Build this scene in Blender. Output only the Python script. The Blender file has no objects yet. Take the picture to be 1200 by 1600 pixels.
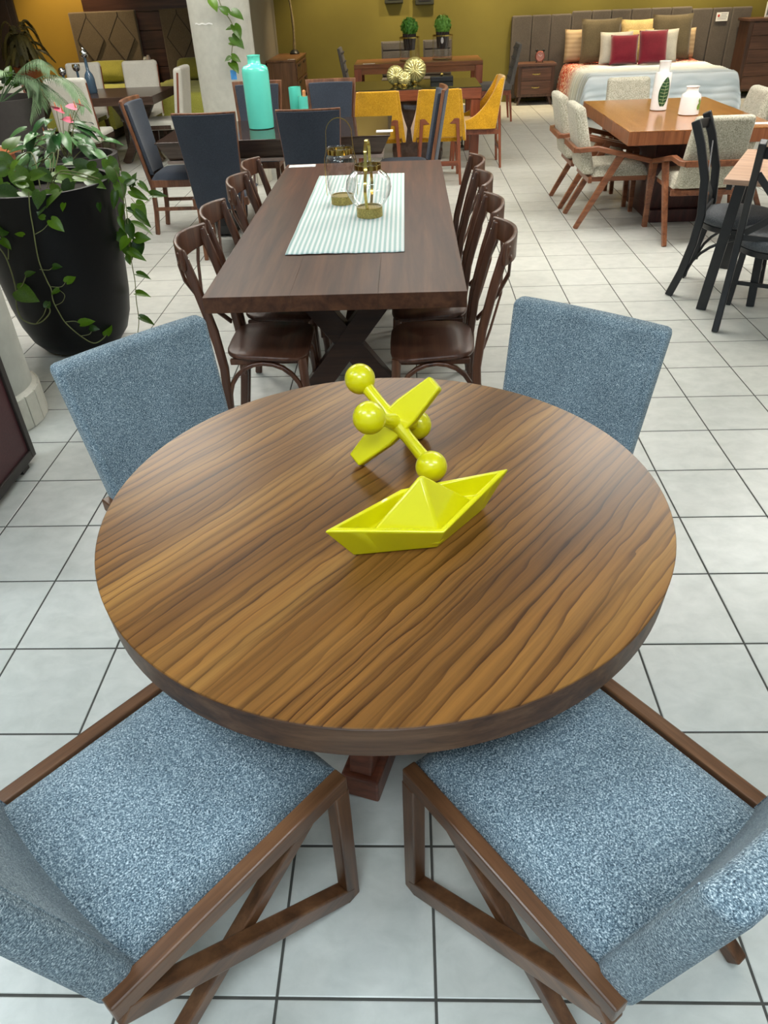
import bpy, bmesh, math, random
from mathutils import Vector, Matrix

SC = bpy.context.scene
COL = SC.collection
PI = math.pi
rnd = random.Random(11)
V = Vector

# ------------------------------------------------------------------ camera
TILE = 0.33
FPX = 1138.81
YAW, PITCH, ROLL = -0.04773406, -0.62751076, -0.04254557
CAM = V(((4.89524412 - 5) * TILE, (-11.8945144 + 12) * TILE, 5.1423864 * TILE))
_F = V((math.sin(YAW) * math.cos(PITCH), math.cos(YAW) * math.cos(PITCH), math.sin(PITCH)))
_R = V((math.cos(YAW), -math.sin(YAW), 0))
_U = _R.cross(_F)
CR = math.cos(ROLL) * _R + math.sin(ROLL) * _U
CU = -math.sin(ROLL) * _R + math.cos(ROLL) * _U
CF = _F
cam_data = bpy.data.cameras.new('camera')
cam_data.sensor_fit = 'VERTICAL'
cam_data.sensor_height = 36.0
cam_data.lens = FPX * 36.0 / 1600.0
cam_data.clip_start = 0.02
cam = bpy.data.objects.new('camera', cam_data)
COL.objects.link(cam)
cam.matrix_world = Matrix(((CR.x, CU.x, -CF.x, CAM.x), (CR.y, CU.y, -CF.y, CAM.y), (CR.z, CU.z, -CF.z, CAM.z), (0, 0, 0, 1)))
SC.camera = cam

# ------------------------------------------------------------------ world, exposure
SC.view_settings.view_transform = 'Standard'
SC.view_settings.look = 'None'
SC.view_settings.exposure = 0.0
SC.view_settings.gamma = 1.0
SC.view_settings.use_curve_mapping = False
SC.cycles.max_bounces = 6
SC.cycles.diffuse_bounces = 3
SC.cycles.glossy_bounces = 3
SC.cycles.transmission_bounces = 4
SC.cycles.transparent_max_bounces = 10
SC.cycles.caustics_reflective = False
SC.cycles.caustics_refractive = False
world = bpy.data.worlds.new('daylight')
SC.world = world
world.use_nodes = True
bg = world.node_tree.nodes['Background']
bg.inputs[0].default_value = (0.70, 0.88, 1.0, 1)      # overcast daylight through the open shop front
bg.inputs[1].default_value = 0.45
CEIL = 3.0
TUBE_POWER = 24.0       # emission of the ceiling fluorescent panels
SPOT_POWER = 230.0       # warm downlights along the back walls
# fluorescent panels in the ceiling: (x, y, half length along x, half width along y)
PANELS = [(-2.15, 5.35, 0.62, 0.30), (-0.35, 5.9, 0.62, 0.16), (1.75, 5.2, 0.62, 0.34), (3.5, 5.6, 0.62, 0.30),
          (-2.2, 8.0, 0.62, 0.16), (0.2, 8.0, 0.62, 0.16), (2.4, 8.0, 0.62, 0.16),
          (3.3, 11.2, 0.62, 0.16), (-4.1, 9.0, 0.62, 0.16),  # two unseen panels added to brighten the bed and the left chairs
          (-3.6, 6.8, 0.62, 0.14), (4.6, 7.4, 0.62, 0.14)]
COOL_FILL_POWER = 27.0      # unseen cool panels, added overhead to brighten the foreground
COOL_FILL = [(-1.5, 0.6, 0.62, 0.16), (1.2, 0.5, 0.62, 0.16), (-0.2, -0.7, 0.62, 0.26), (-3.0, 1.8, 0.62, 0.16)]
SPOTS = [(-0.95, 13.45), (0.55, 13.45), (2.0, 13.45), (3.55, 13.45), (-5.2, 12.9), (4.9, 13.45)]


# ------------------------------------------------------------------ measuring helpers
def ray(x, y):
    return CF + CR * ((x - 600) / FPX) - CU * ((y - 800) / FPX)


def at(x, y, z=0.0):
    d = ray(x, y)
    return CAM + d * ((z - CAM.z) / d.z)


def atY(x, y, Y):
    d = ray(x, y)
    return CAM + d * ((Y - CAM.y) / d.y)


def topx(p):
    d = V(p) - CAM
    z = d.dot(CF)
    return (600 + FPX * d.dot(CR) / z, 800 - FPX * d.dot(CU) / z, z)


# ------------------------------------------------------------------ materials
def srgb(r, g, b):
    def f(c):
        c /= 255.0
        return c / 12.92 if c <= 0.04045 else ((c + 0.055) / 1.055) ** 2.4
    return (f(r), f(g), f(b), 1.0)


class NT:
    def __init__(self, name):
        self.m = bpy.data.materials.new(name)
        self.m.use_nodes = True
        self.t = self.m.node_tree
        self.b = self.t.nodes['Principled BSDF']

    def n(self, kind, **kw):
        nd = self.t.nodes.new(kind)
        for k, v in kw.items():
            if k.startswith('_'):
                setattr(nd, k[1:], v)
            else:
                nd.inputs[k.replace('__', ' ')].default_value = v
        return nd

    def l(self, a, b):
        self.t.links.new(a, b)

    def ramp(self, src, stops, interp='LINEAR'):
        r = self.t.nodes.new('ShaderNodeValToRGB')
        r.color_ramp.interpolation = interp
        e = r.color_ramp.elements
        while len(e) < len(stops):
            e.new(0.5)
        for el, (p, c) in zip(e, stops):
            el.position = p
            el.color = c
        self.l(src, r.inputs[0])
        return r.outputs[0]

    def coords(self, scale=(1, 1, 1), rot=(0, 0, 0), loc=(0, 0, 0)):
        tc = self.n('ShaderNodeTexCoord')
        m1 = self.n('ShaderNodeMapping')
        m1.inputs['Rotation'].default_value = rot
        m1.inputs['Location'].default_value = loc
        self.l(tc.outputs['Object'], m1.inputs[0])
        m2 = self.n('ShaderNodeMapping')
        m2.inputs['Scale'].default_value = scale
        self.l(m1.outputs[0], m2.inputs[0])
        return m2.outputs[0]

    def mix(self, fac, a, b, mode='MIX'):
        nd = self.t.nodes.new('ShaderNodeMix')
        nd.data_type = 'RGBA'
        nd.blend_type = mode
        for sock, val in ((nd.inputs[0], fac), (nd.inputs[6], a), (nd.inputs[7], b)):
            if hasattr(val, 'is_output'):
                self.l(val, sock)
            else:
                sock.default_value = val
        return nd.outputs[2]

    def bump(self, h, strength, dist=0.002):
        nd = self.n('ShaderNodeBump')
        nd.inputs['Strength'].default_value = strength
        nd.inputs['Distance'].default_value = dist
        self.l(h, nd.inputs['Height'])
        self.l(nd.outputs[0], self.b.inputs['Normal'])

    def base(self, c):
        if hasattr(c, 'is_output'):
            self.l(c, self.b.inputs['Base Color'])
        else:
            self.b.inputs['Base Color'].default_value = c

    def set(self, **kw):
        for k, v in kw.items():
            self.b.inputs[k.replace('__', ' ')].default_value = v
        return self


def plain(name, c, rough=0.5, var=0.12, scale=30, bump=0.0, **kw):
    t = NT(name)
    nz = t.n('ShaderNodeTexNoise', Scale=scale, Detail=4.0)
    t.l(t.coords(), nz.inputs['Vector'])
    d = tuple(x * (1 - var) for x in c[:3]) + (1,)
    e = tuple(min(1, x * (1 + var)) for x in c[:3]) + (1,)
    t.base(t.ramp(nz.outputs[0], [(0.3, d), (0.7, e)]))
    t.set(Roughness=rough, **kw)
    if bump:
        t.bump(nz.outputs[0], bump)
    return t.m


def wood(name, dark, mid, light, axis='x', rough=0.35, scale=1.0, rotz=0.0, lines=0.5, coat=0.0, spec=0.5):
    """grain runs along the given local axis"""
    t = NT(name)
    k = {'x': (1.6, 26, 26), 'y': (26, 1.6, 26), 'z': (26, 26, 1.6)}[axis]
    co = t.coords(scale=tuple(q * scale for q in k), rot=(0, 0, rotz))
    n1 = t.n('ShaderNodeTexNoise', Scale=1.0, Detail=7.0, Roughness=0.62, Distortion=0.5)
    t.l(co, n1.inputs['Vector'])
    n2 = t.n('ShaderNodeTexNoise', Scale=3.6, Detail=5.0, Roughness=0.6, Distortion=0.25)
    t.l(co, n2.inputs['Vector'])
    c1 = t.ramp(n1.outputs[0], [(0.28, dark), (0.5, mid), (0.74, light)])
    c2 = t.ramp(n2.outputs[0], [(0.34, (0.55, 0.52, 0.5, 1)), (0.56, (1, 1, 1, 1))])
    t.base(t.mix(lines, c1, t.mix(1.0, c1, c2, 'MULTIPLY')))
    t.set(Roughness=rough, Coat__Weight=coat, Coat__Roughness=0.25, Specular__IOR__Level=spec)
    t.bump(n2.outputs[0], 0.12, 0.001)
    return t.m


def fabric(name, stops, scale=300, rough=0.95, bump=0.6, sheen=0.15, big=0.2):
    t = NT(name)
    a = t.n('ShaderNodeTexNoise', Scale=scale, Detail=2.0, Roughness=0.7)
    t.l(t.coords(scale=(0.55, 0.55, 1.3)), a.inputs['Vector'])
    b = t.n('ShaderNodeTexNoise', Scale=scale, Detail=2.0, Roughness=0.7)
    t.l(t.coords(scale=(1.3, 0.6, 0.55), loc=(3, 1, 2)), b.inputs['Vector'])
    g = t.n('ShaderNodeTexNoise', Scale=7.0, Detail=3.0)
    t.l(t.coords(), g.inputs['Vector'])
    m = t.n('ShaderNodeMath', _operation='ADD')
    t.l(a.outputs[0], m.inputs[0])
    t.l(b.outputs[0], m.inputs[1])
    h = t.n('ShaderNodeMath', _operation='MULTIPLY')
    t.l(m.outputs[0], h.inputs[0])
    h.inputs[1].default_value = 0.5
    c = t.ramp(h.outputs[0], stops)
    gg = t.ramp(g.outputs[0], [(0.3, (1 - big, 1 - big, 1 - big, 1)), (0.7, (1, 1, 1, 1))])
    t.base(t.mix(1.0, c, gg, 'MULTIPLY'))
    t.set(Roughness=rough, Sheen__Weight=sheen, Specular__IOR__Level=0.15)
    t.bump(h.outputs[0], bump, 0.003)
    return t.m


def glass(name, tint=(1, 1, 1, 1), rough=0.02):
    t = NT(name)
    tr = t.n('ShaderNodeBsdfTransparent', Color=tuple(0.95 * c for c in tint[:3]) + (1,))
    gl = t.n('ShaderNodeBsdfGlossy', Roughness=rough)
    lw = t.n('ShaderNodeLayerWeight', Blend=0.5)
    pw = t.n('ShaderNodeMath', _operation='POWER')
    pw.inputs[1].default_value = 2.6
    t.l(lw.outputs['Facing'], pw.inputs[0])
    fr = t.n('ShaderNodeMath', _operation='MULTIPLY_ADD')
    fr.inputs[1].default_value = 0.9
    fr.inputs[2].default_value = 0.07
    t.l(pw.outputs[0], fr.inputs[0])
    mx = t.n('ShaderNodeMixShader')
    t.l(fr.outputs[0], mx.inputs[0])
    t.l(tr.outputs[0], mx.inputs[1])
    t.l(gl.outputs[0], mx.inputs[2])
    t.l(mx.outputs[0], t.t.nodes['Material Output'].inputs[0])
    return t.m


def emit(name, c, s):
    t = NT(name)
    t.set(Base__Color=(0.9, 0.9, 0.9, 1), Emission__Color=c, Emission__Strength=s)
    return t.m


def tile_material():
    t = NT('floor_tile')
    geo = t.n('ShaderNodeNewGeometry')
    oi = t.n('ShaderNodeObjectInfo')
    ad = t.n('ShaderNodeMath', _operation='ADD')
    t.l(geo.outputs['Random Per Island'], ad.inputs[0])
    t.l(oi.outputs['Random'], ad.inputs[1])
    fr = t.n('ShaderNodeMath', _operation='FRACT')
    t.l(ad.outputs[0], fr.inputs[0])
    n1 = t.n('ShaderNodeTexNoise', Scale=1.0, Detail=8.0, Roughness=0.62, Distortion=0.4)
    tc = t.n('ShaderNodeMapping')
    tc.inputs['Scale'].default_value = (11, 15, 11)
    t.l(geo.outputs['Position'], tc.inputs[0])
    t.l(tc.outputs[0], n1.inputs['Vector'])
    c = t.ramp(n1.outputs[0], [(0.25, srgb(190, 192, 185)), (0.52, srgb(203, 204, 197)), (0.75, srgb(213, 213, 206))])
    v = t.ramp(fr.outputs[0], [(0.0, (0.93, 0.93, 0.925, 1)), (1.0, (1, 1, 1, 1))])
    t.base(t.mix(1.0, c, v, 'MULTIPLY'))
    t.set(Roughness=0.31, Specular__IOR__Level=0.5)
    t.bump(n1.outputs[0], 0.08, 0.002)
    return t.m


def table_veneer():
    """walnut veneer of the round table: long wavy dark lines on a brown ground"""
    t = NT('walnut_veneer')
    rot = math.radians(-51.5)
    co = t.coords(scale=(0.30, 1, 1), rot=(0, 0, rot))
    wv = t.n('ShaderNodeTexWave', _wave_type='BANDS', _bands_direction='Y', _wave_profile='SAW',
             Scale=11.5, Distortion=22.0, Detail=5.0)
    wv.inputs['Detail Scale'].default_value = 0.2
    wv.inputs['Detail Roughness'].default_value = 0.55
    t.l(co, wv.inputs['Vector'])
    co2 = t.coords(scale=(1.3, 60, 60), rot=(0, 0, rot))
    n2 = t.n('ShaderNodeTexNoise', Scale=1.0, Detail=6.0, Roughness=0.65, Distortion=0.35)
    t.l(co2, n2.inputs['Vector'])
    co3 = t.coords(scale=(0.7, 7, 7), rot=(0, 0, rot))
    n3 = t.n('ShaderNodeTexNoise', Scale=1.0, Detail=3.0, Roughness=0.5, Distortion=0.3)
    t.l(co3, n3.inputs['Vector'])
    ground = t.ramp(n3.outputs[0], [(0.3, srgb(94, 60, 25)), (0.5, srgb(124, 84, 38)), (0.72, srgb(152, 110, 55))])
    streak = t.ramp(n2.outputs[0], [(0.3, (0.48, 0.44, 0.40, 1)), (0.48, (0.90, 0.88, 0.86, 1)), (0.72, (1.25, 1.22, 1.16, 1))])
    line = t.ramp(wv.outputs[0], [(0.0, (0.24, 0.17, 0.13, 1)), (0.07, (0.34, 0.27, 0.22, 1)), (0.20, (0.80, 0.77, 0.74, 1)), (0.5, (1.0, 1.0, 1.0, 1)), (1.0, (1.06, 1.05, 1.03, 1))])
    n4 = t.n('ShaderNodeTexNoise', Scale=1.0, Detail=3.0, Roughness=0.6)
    t.l(t.coords(scale=(1.6, 9, 9), rot=(0, 0, rot), loc=(4, 2, 0)), n4.inputs['Vector'])
    lf = t.ramp(n4.outputs[0], [(0.34, (0.42, 0.42, 0.42, 1)), (0.58, (1, 1, 1, 1))])
    t.base(t.mix(1.0, t.mix(1.0, ground, streak, 'MULTIPLY'), t.mix(lf, (1, 1, 1, 1), line), 'MULTIPLY'))
    t.set(Roughness=0.31, Specular__IOR__Level=0.34)
    t.bump(n2.outputs[0], 0.05, 0.001)
    return t.m


def striped(name, c1, c2, period, axis=0):
    t = NT(name)
    tc = t.n('ShaderNodeTexCoord')
    sp = t.n('ShaderNodeSeparateXYZ')
    t.l(tc.outputs['Object'], sp.inputs[0])
    m = t.n('ShaderNodeMath', _operation='MULTIPLY')
    m.inputs[1].default_value = 1.0 / period
    t.l(sp.outputs[axis], m.inputs[0])
    fr = t.n('ShaderNodeMath', _operation='FRACT')
    t.l(m.outputs[0], fr.inputs[0])
    c = t.ramp(fr.outputs[0], [(0.0, c1), (0.44, c1), (0.52, c2), (0.94, c2), (1.0, c1)])
    nz = t.n('ShaderNodeTexNoise', Scale=420.0, Detail=2.0)
    t.l(t.coords(), nz.inputs['Vector'])
    w = t.ramp(nz.outputs[0], [(0.3, (0.86, 0.86, 0.86, 1)), (0.6, (1, 1, 1, 1))])
    t.base(t.mix(1.0, c, w, 'MULTIPLY'))
    t.set(Roughness=0.9)
    t.bump(nz.outputs[0], 0.4, 0.002)
    return t.m


def quilt_material():
    """pale blue quilt, coral floral print towards the head (+y) and the left edge (-x)"""
    t = NT('printed_quilt')
    tc = t.n('ShaderNodeTexCoord')
    sp = t.n('ShaderNodeSeparateXYZ')
    t.l(tc.outputs['Object'], sp.inputs[0])
    n1 = t.n('ShaderNodeTexNoise', Scale=26.0, Detail=4.0, Roughness=0.7)
    t.l(tc.outputs['Object'], n1.inputs['Vector'])
    flower = t.ramp(n1.outputs[0], [(0.42, srgb(240, 230, 212)), (0.46, srgb(230, 176, 140)), (0.50, srgb(200, 76, 52)), (0.62, srgb(170, 48, 36))])
    # mask: weight = max(y-part, x-part)
    my = t.n('ShaderNodeMapRange')
    my.inputs[1].default_value = 0.25
    my.inputs[2].default_value = 0.6
    t.l(sp.outputs[1], my.inputs[0])
    mx = t.n('ShaderNodeMapRange')
    mx.inputs[1].default_value = -0.55
    mx.inputs[2].default_value = -0.95
    t.l(sp.outputs[0], mx.inputs[0])
    yy = t.n('ShaderNodeMapRange')
    yy.inputs[1].default_value = -0.35
    yy.inputs[2].default_value = 0.3
    t.l(sp.outputs[1], yy.inputs[0])
    mm = t.n('ShaderNodeMath', _operation='MULTIPLY')
    t.l(mx.outputs[0], mm.inputs[0])
    t.l(yy.outputs[0], mm.inputs[1])
    mxm = t.n('ShaderNodeMath', _operation='MAXIMUM')
    t.l(my.outputs[0], mxm.inputs[0])
    t.l(mm.outputs[0], mxm.inputs[1])
    wv = t.n('ShaderNodeTexWave', _wave_type='BANDS', _bands_direction='Y', Scale=3.2, Distortion=0.6, Detail=1.0)
    t.l(tc.outputs['Object'], wv.inputs['Vector'])
    pale = t.ramp(wv.outputs[0], [(0.0, srgb(204, 216, 221)), (0.5, srgb(224, 233, 237)), (1.0, srgb(232, 240, 243))])
    t.base(t.mix(mxm.outputs[0], pale, flower))
    t.set(Roughness=0.9)
    t.bump(wv.outputs[0], 0.6, 0.03)
    return t.m


def leaf_material(name, a, b, rough=0.45):
    t = NT(name)
    oi = t.n('ShaderNodeObjectInfo')
    nz = t.n('ShaderNodeTexNoise', Scale=18.0, Detail=3.0)
    t.l(t.coords(), nz.inputs['Vector'])
    ad = t.n('ShaderNodeMath', _operation='ADD')
    t.l(oi.outputs['Random'], ad.inputs[0])
    t.l(nz.outputs[0], ad.inputs[1])
    hv = t.n('ShaderNodeMath', _operation='MULTIPLY')
    hv.inputs[1].default_value = 0.5
    t.l(ad.outputs[0], hv.inputs[0])
    t.base(t.ramp(hv.outputs[0], [(0.25, a), (0.75, b)]))
    t.set(Roughness=rough, Specular__IOR__Level=0.4)
    return t.m


def ringed_leaf_print(name):
    """white glaze with a printed green banana leaf: a tilted ellipse with pale ribs"""
    t = NT(name)
    tc = t.n('ShaderNodeTexCoord')
    return t, tc


M = {}
M['tile'] = tile_material()
M['grout'] = plain('grout', srgb(72, 71, 66), 0.9)
M['veneer'] = table_veneer()
M['table_edge'] = wood('walnut_edge', srgb(58, 36, 22), srgb(92, 62, 40), srgb(118, 86, 60), 'x', 0.45, 1.2, spec=0.3)
M['walnut'] = wood('walnut_frame', srgb(62, 38, 22), srgb(100, 66, 42), srgb(126, 88, 58), 'y', 0.32, 1.0)
M['walnut_v'] = wood('walnut_frame_upright', srgb(62, 38, 22), srgb(100, 66, 42), srgb(126, 88, 58), 'z', 0.32, 1.0)
M['redwood'] = wood('reddish_base_wood', srgb(70, 34, 22), srgb(112, 60, 40), srgb(134, 76, 52), 'x', 0.35)
M['blue'] = fabric('blue_tweed', [(0.34, srgb(30, 44, 55)), (0.45, srgb(86, 106, 119)), (0.53, srgb(130, 150, 160)), (0.63, srgb(226, 236, 240))], 520, bump=0.8)
M['darkwood'] = wood('dark_stained_top', srgb(52, 30, 19), srgb(78, 48, 32), srgb(102, 66, 44), 'y', 0.42, 0.7, lines=0.35, spec=0.35)
M['darkwood_x'] = wood('dark_stained_cross', srgb(40, 23, 16), srgb(60, 37, 26), srgb(78, 50, 36), 'x', 0.4, 0.8, lines=0.4)
M['bent'] = wood('bentwood_brown', srgb(58, 32, 20), srgb(90, 54, 36), srgb(118, 76, 50), 'z', 0.32, 0.8, coat=0.15)
M['bent_seat'] = wood('bentwood_seat', srgb(58, 32, 20), srgb(84, 52, 38), srgb(104, 68, 50), 'x', 0.36, 0.8, coat=0.05)
M['lime'] = plain('acid_yellow_lacquer', srgb(218, 210, 8), 0.28, 0.05, 6, Coat__Weight=0.3)
M['runner'] = striped('striped_runner', srgb(236, 240, 238), srgb(178, 206, 201), 0.0222, 0)
M['gold'] = plain('polished_brass', srgb(196, 172, 96), 0.16, 0.12, 40, Metallic=1.0)
M['gold_dull'] = plain('hammered_brass', srgb(176, 158, 92), 0.42, 0.35, 160, 0.5, Metallic=0.7)
M['glass'] = glass('clear_glass')
M['smoke'] = glass('smoky_glass', (0.45, 0.55, 0.62, 1))
M['navy'] = fabric('navy_grey_cloth', [(0.36, srgb(46, 51, 60)), (0.5, srgb(60, 66, 77)), (0.64, srgb(78, 85, 98))], 420, big=0.12, bump=0.3)
M['navy_wood'] = wood('warm_brown_frame', srgb(84, 50, 32), srgb(122, 78, 52), srgb(150, 102, 72), 'z', 0.35)
M['espresso'] = wood('espresso_table', srgb(52, 38, 30), srgb(74, 56, 46), srgb(92, 72, 60), 'x', 0.22, 0.8)
M['black_glass'] = plain('tinted_glass_top', srgb(58, 46, 40), 0.06, 0.05)
M['lip'] = plain('grey_taupe_lip', srgb(150, 134, 126), 0.5)
M['blackmetal'] = plain('black_powder_coat', srgb(30, 31, 33), 0.42, 0.1)
M['turq'] = plain('turquoise_glaze', srgb(100, 218, 198), 0.18, 0.03, 8, Coat__Weight=0.5)
M['candle'] = plain('peach_candle', srgb(226, 150, 96), 0.5)
M['paper'] = plain('white_card', srgb(238, 238, 234), 0.8, 0.02)
M['mustard'] = fabric('mustard_velvet', [(0.35, srgb(186, 128, 14)), (0.5, srgb(214, 158, 24)), (0.65, srgb(236, 186, 52))], 180, sheen=0.5, big=0.25, bump=0.2)
M['redbrown'] = wood('red_brown_wood', srgb(98, 48, 30), srgb(136, 74, 48), srgb(160, 94, 64), 'z', 0.35)
M['redbrown_x'] = wood('red_brown_wood_horizontal', srgb(98, 48, 30), srgb(132, 72, 46), srgb(156, 92, 62), 'x', 0.3)
M['green_glass'] = plain('dark_mirror_glass', srgb(38, 40, 26), 0.05, 0.05)
M['tablewood'] = wood('brown_table_wood', srgb(86, 50, 28), srgb(126, 78, 46), srgb(150, 98, 60), 'x', 0.3)
M['shell'] = plain('pale_gold_ribs', srgb(206, 196, 130), 0.25, 0.1, 30, Metallic=0.6)
M['wrap'] = plain('stretch_wrapped_brown', srgb(64, 48, 40), 0.2, 0.4, 18, 0.6)
M['greycloth'] = fabric('grey_brown_cloth', [(0.36, srgb(74, 70, 68)), (0.5, srgb(96, 92, 88)), (0.64, srgb(118, 114, 110))], 300, big=0.15)
M['headboard'] = fabric('grey_headboard_cloth', [(0.36, srgb(78, 72, 66)), (0.5, srgb(96, 89, 82)), (0.64, srgb(112, 105, 97))], 300, big=0.12, bump=0.3)
M['quilt'] = quilt_material()
M['bedbase'] = fabric('grey_bed_base', [(0.36, srgb(92, 96, 98)), (0.6, srgb(122, 126, 128))], 300)
M['maroon'] = fabric('maroon_velvet', [(0.36, srgb(96, 14, 34)), (0.5, srgb(122, 22, 44)), (0.64, srgb(144, 40, 60))], 300, sheen=0.4)
M['olive_cushion'] = fabric('olive_brown_linen', [(0.36, srgb(74, 66, 50)), (0.5, srgb(98, 88, 68)), (0.64, srgb(118, 108, 84))], 260)
M['goldcushion'] = fabric('gold_satin', [(0.36, srgb(188, 160, 104)), (0.5, srgb(212, 186, 128)), (0.64, srgb(228, 206, 152))], 120)
M['greycushion'] = fabric('pale_grey_linen', [(0.36, srgb(172, 170, 162)), (0.5, srgb(192, 190, 182)), (0.64, srgb(208, 206, 198))], 260)
M['tancushion'] = striped('ribbed_tan', srgb(186, 162, 130), srgb(172, 148, 116), 0.06, 2)
M['chestwood'] = wood('brown_drawer_wood', srgb(68, 44, 32), srgb(98, 66, 50), srgb(120, 84, 64), 'x', 0.4)
M['chestwood_d'] = wood('dark_cabinet_wood', srgb(58, 38, 28), srgb(82, 56, 42), srgb(102, 72, 54), 'z', 0.4)
M['copper'] = plain('rose_copper', srgb(156, 84, 70), 0.35, 0.1, Metallic=0.6)
M['clockface'] = plain('pink_clock_face', srgb(190, 132, 122), 0.3, 0.2, 60)
M['orangewood'] = wood('honey_table_top', srgb(120, 72, 30), srgb(158, 100, 48), srgb(182, 124, 68), 'y', 0.2, 0.8, coat=0.3)
M['orangewood_e'] = wood('honey_table_edge', srgb(104, 58, 32), srgb(138, 82, 50), srgb(158, 100, 64), 'z', 0.3, 0.8)
M['darkred'] = wood('dark_red_pedestal', srgb(46, 20, 18), srgb(66, 30, 26), srgb(82, 40, 34), 'z', 0.4)
M['oatmeal'] = fabric('oatmeal_boucle', [(0.36, srgb(124, 120, 102)), (0.46, srgb(172, 167, 148)), (0.55, srgb(196, 191, 173)), (0.64, srgb(222, 218, 203))], 170, big=0.1, bump=0.8)
M['armwood'] = wood('chestnut_arm_wood', srgb(94, 52, 32), srgb(134, 82, 54), srgb(160, 106, 74), 'y', 0.3)
M['whiteglaze'] = plain('white_glaze', srgb(240, 240, 238), 0.22, 0.02, Coat__Weight=0.3)
M['leafprint'] = plain('printed_leaf_green', srgb(34, 76, 40), 0.3, 0.5, 60)
M['leafrib'] = plain('printed_leaf_rib', srgb(206, 220, 170), 0.3, 0.1, 60)
M['leaflime'] = plain('printed_lime_green', srgb(116, 150, 50), 0.3, 0.4, 90)
M['greyseat'] = fabric('charcoal_seat_cloth', [(0.36, srgb(58, 60, 63)), (0.5, srgb(84, 87, 90)), (0.64, srgb(112, 115, 118))], 320)
M['lightoak'] = wood('pale_oak_top', srgb(158, 122, 100), srgb(188, 154, 130), srgb(206, 176, 152), 'x', 0.35, 1.2)
M['planter'] = plain('matt_black_planter', srgb(13, 13, 14), 0.45, 0.08, Specular__IOR__Level=0.25)
M['planter_b'] = plain('dark_brown_planter', srgb(56, 52, 50), 0.6, 0.1)
M['soil'] = plain('dark_soil', srgb(34, 28, 22), 0.95, 0.4, 60, 0.5)
M['pothos'] = leaf_material('pothos_leaf', srgb(28, 62, 4), srgb(86, 122, 18), 0.35)
M['anthur'] = leaf_material('anthurium_leaf', srgb(34, 74, 36), srgb(86, 122, 76), 0.25)
M['vine'] = plain('vine_stem', srgb(112, 116, 70), 0.6)
M['pink'] = leaf_material('pink_spathe', srgb(204, 56, 96), srgb(232, 140, 158), 0.3)
M['palm'] = leaf_material('palm_frond', srgb(92, 120, 84), srgb(142, 168, 128), 0.5)
M['fern'] = leaf_material('dry_fern', srgb(50, 48, 20), srgb(92, 84, 40), 0.6)
M['boxwood'] = leaf_material('boxwood_leaf', srgb(62, 128, 40), srgb(146, 198, 88), 0.5)
M['ribpot'] = plain('dark_ribbed_pot', srgb(52, 42, 38), 0.45, 0.1)
M['concrete'] = plain('painted_concrete', srgb(186, 186, 176), 0.75, 0.08, 14, 0.35)
M['basetile'] = plain('beige_base_tile', srgb(206, 202, 188), 0.4, 0.06)
M['maroonpanel'] = plain('maroon_vinyl', srgb(74, 36, 40), 0.5, 0.12, 90, 0.2)
M['blackwood'] = plain('black_brown_frame', srgb(40, 32, 28), 0.45)
M['olive'] = plain('olive_paint', srgb(116, 106, 38), 0.75, 0.04, 3)
M['mustwall'] = plain('mustard_paint', srgb(152, 118, 30), 0.75, 0.04, 3)
M['greywall'] = plain('taupe_grey_paint', srgb(134, 128, 112), 0.8, 0.04, 3)
M['whitewall'] = plain('white_paint', srgb(226, 225, 218), 0.85, 0.02, 3)
M['panelwood'] = wood('dark_wall_boards', srgb(44, 24, 16), srgb(66, 38, 26), srgb(86, 54, 38), 'x', 0.4, 0.6)
M['diamond'] = fabric('taupe_headboard_cloth', [(0.36, srgb(84, 72, 56)), (0.5, srgb(102, 88, 70)), (0.64, srgb(120, 104, 84))], 260, big=0.12)
M['seam'] = plain('dark_seam', srgb(58, 48, 38), 0.9)
M['limebed'] = fabric('lime_bedspread', [(0.36, srgb(150, 150, 58)), (0.5, srgb(180, 180, 82)), (0.64, srgb(204, 204, 110))], 220, big=0.15)
M['limepillow'] = fabric('olive_lime_pillow', [(0.36, srgb(112, 108, 40)), (0.5, srgb(138, 134, 54)), (0.64, srgb(160, 156, 72))], 220, big=0.15)
M['cream'] = fabric('cream_cloth', [(0.36, srgb(196, 192, 180)), (0.5, srgb(216, 213, 202)), (0.64, srgb(230, 228, 220))], 360, big=0.08, bump=0.3)
M['chrome'] = plain('mirror_chrome', srgb(200, 205, 210), 0.08, 0.05, Metallic=1.0)
M['bluebottle'] = plain('slate_blue_glass', srgb(70, 96, 118), 0.1, 0.05, Coat__Weight=0.5)
M['sideboard'] = wood('sideboard_walnut', srgb(86, 56, 32), srgb(122, 84, 52), srgb(146, 106, 70), 'z', 0.4)
M['branch'] = plain('dry_branch_bark', srgb(126, 112, 78), 0.8, 0.3, 40)
M['goldframe'] = plain('gold_leaf_frame', srgb(176, 130, 60), 0.4, 0.2)
M['shelfwood'] = plain('black_brown_shelf', srgb(40, 28, 22), 0.5)
M['beigebox'] = plain('beige_board', srgb(150, 132, 104), 0.7)
M['bluetag'] = plain('sky_blue_tag', srgb(70, 150, 220), 0.6)
M['orangechair'] = wood('orange_stained_wood', srgb(140, 70, 30), srgb(180, 100, 52), srgb(204, 126, 72), 'x', 0.3)
M['darkframe'] = plain('dark_olive_frame', srgb(52, 54, 40), 0.6)
M['redink'] = plain('red_print', srgb(190, 60, 50), 0.7)
M['greyink'] = plain('grey_print', srgb(120, 120, 120), 0.8)
M['darkink'] = plain('black_print', srgb(40, 36, 34), 0.8)
M['panel_light'] = emit('fluorescent_diffuser', (1.0, 0.97, 0.90, 1), TUBE_POWER)
M['cool_fill'] = emit('cool_fill_diffuser', (0.80, 0.92, 1.0, 1), COOL_FILL_POWER)  # for the added foreground fill panels only
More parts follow.
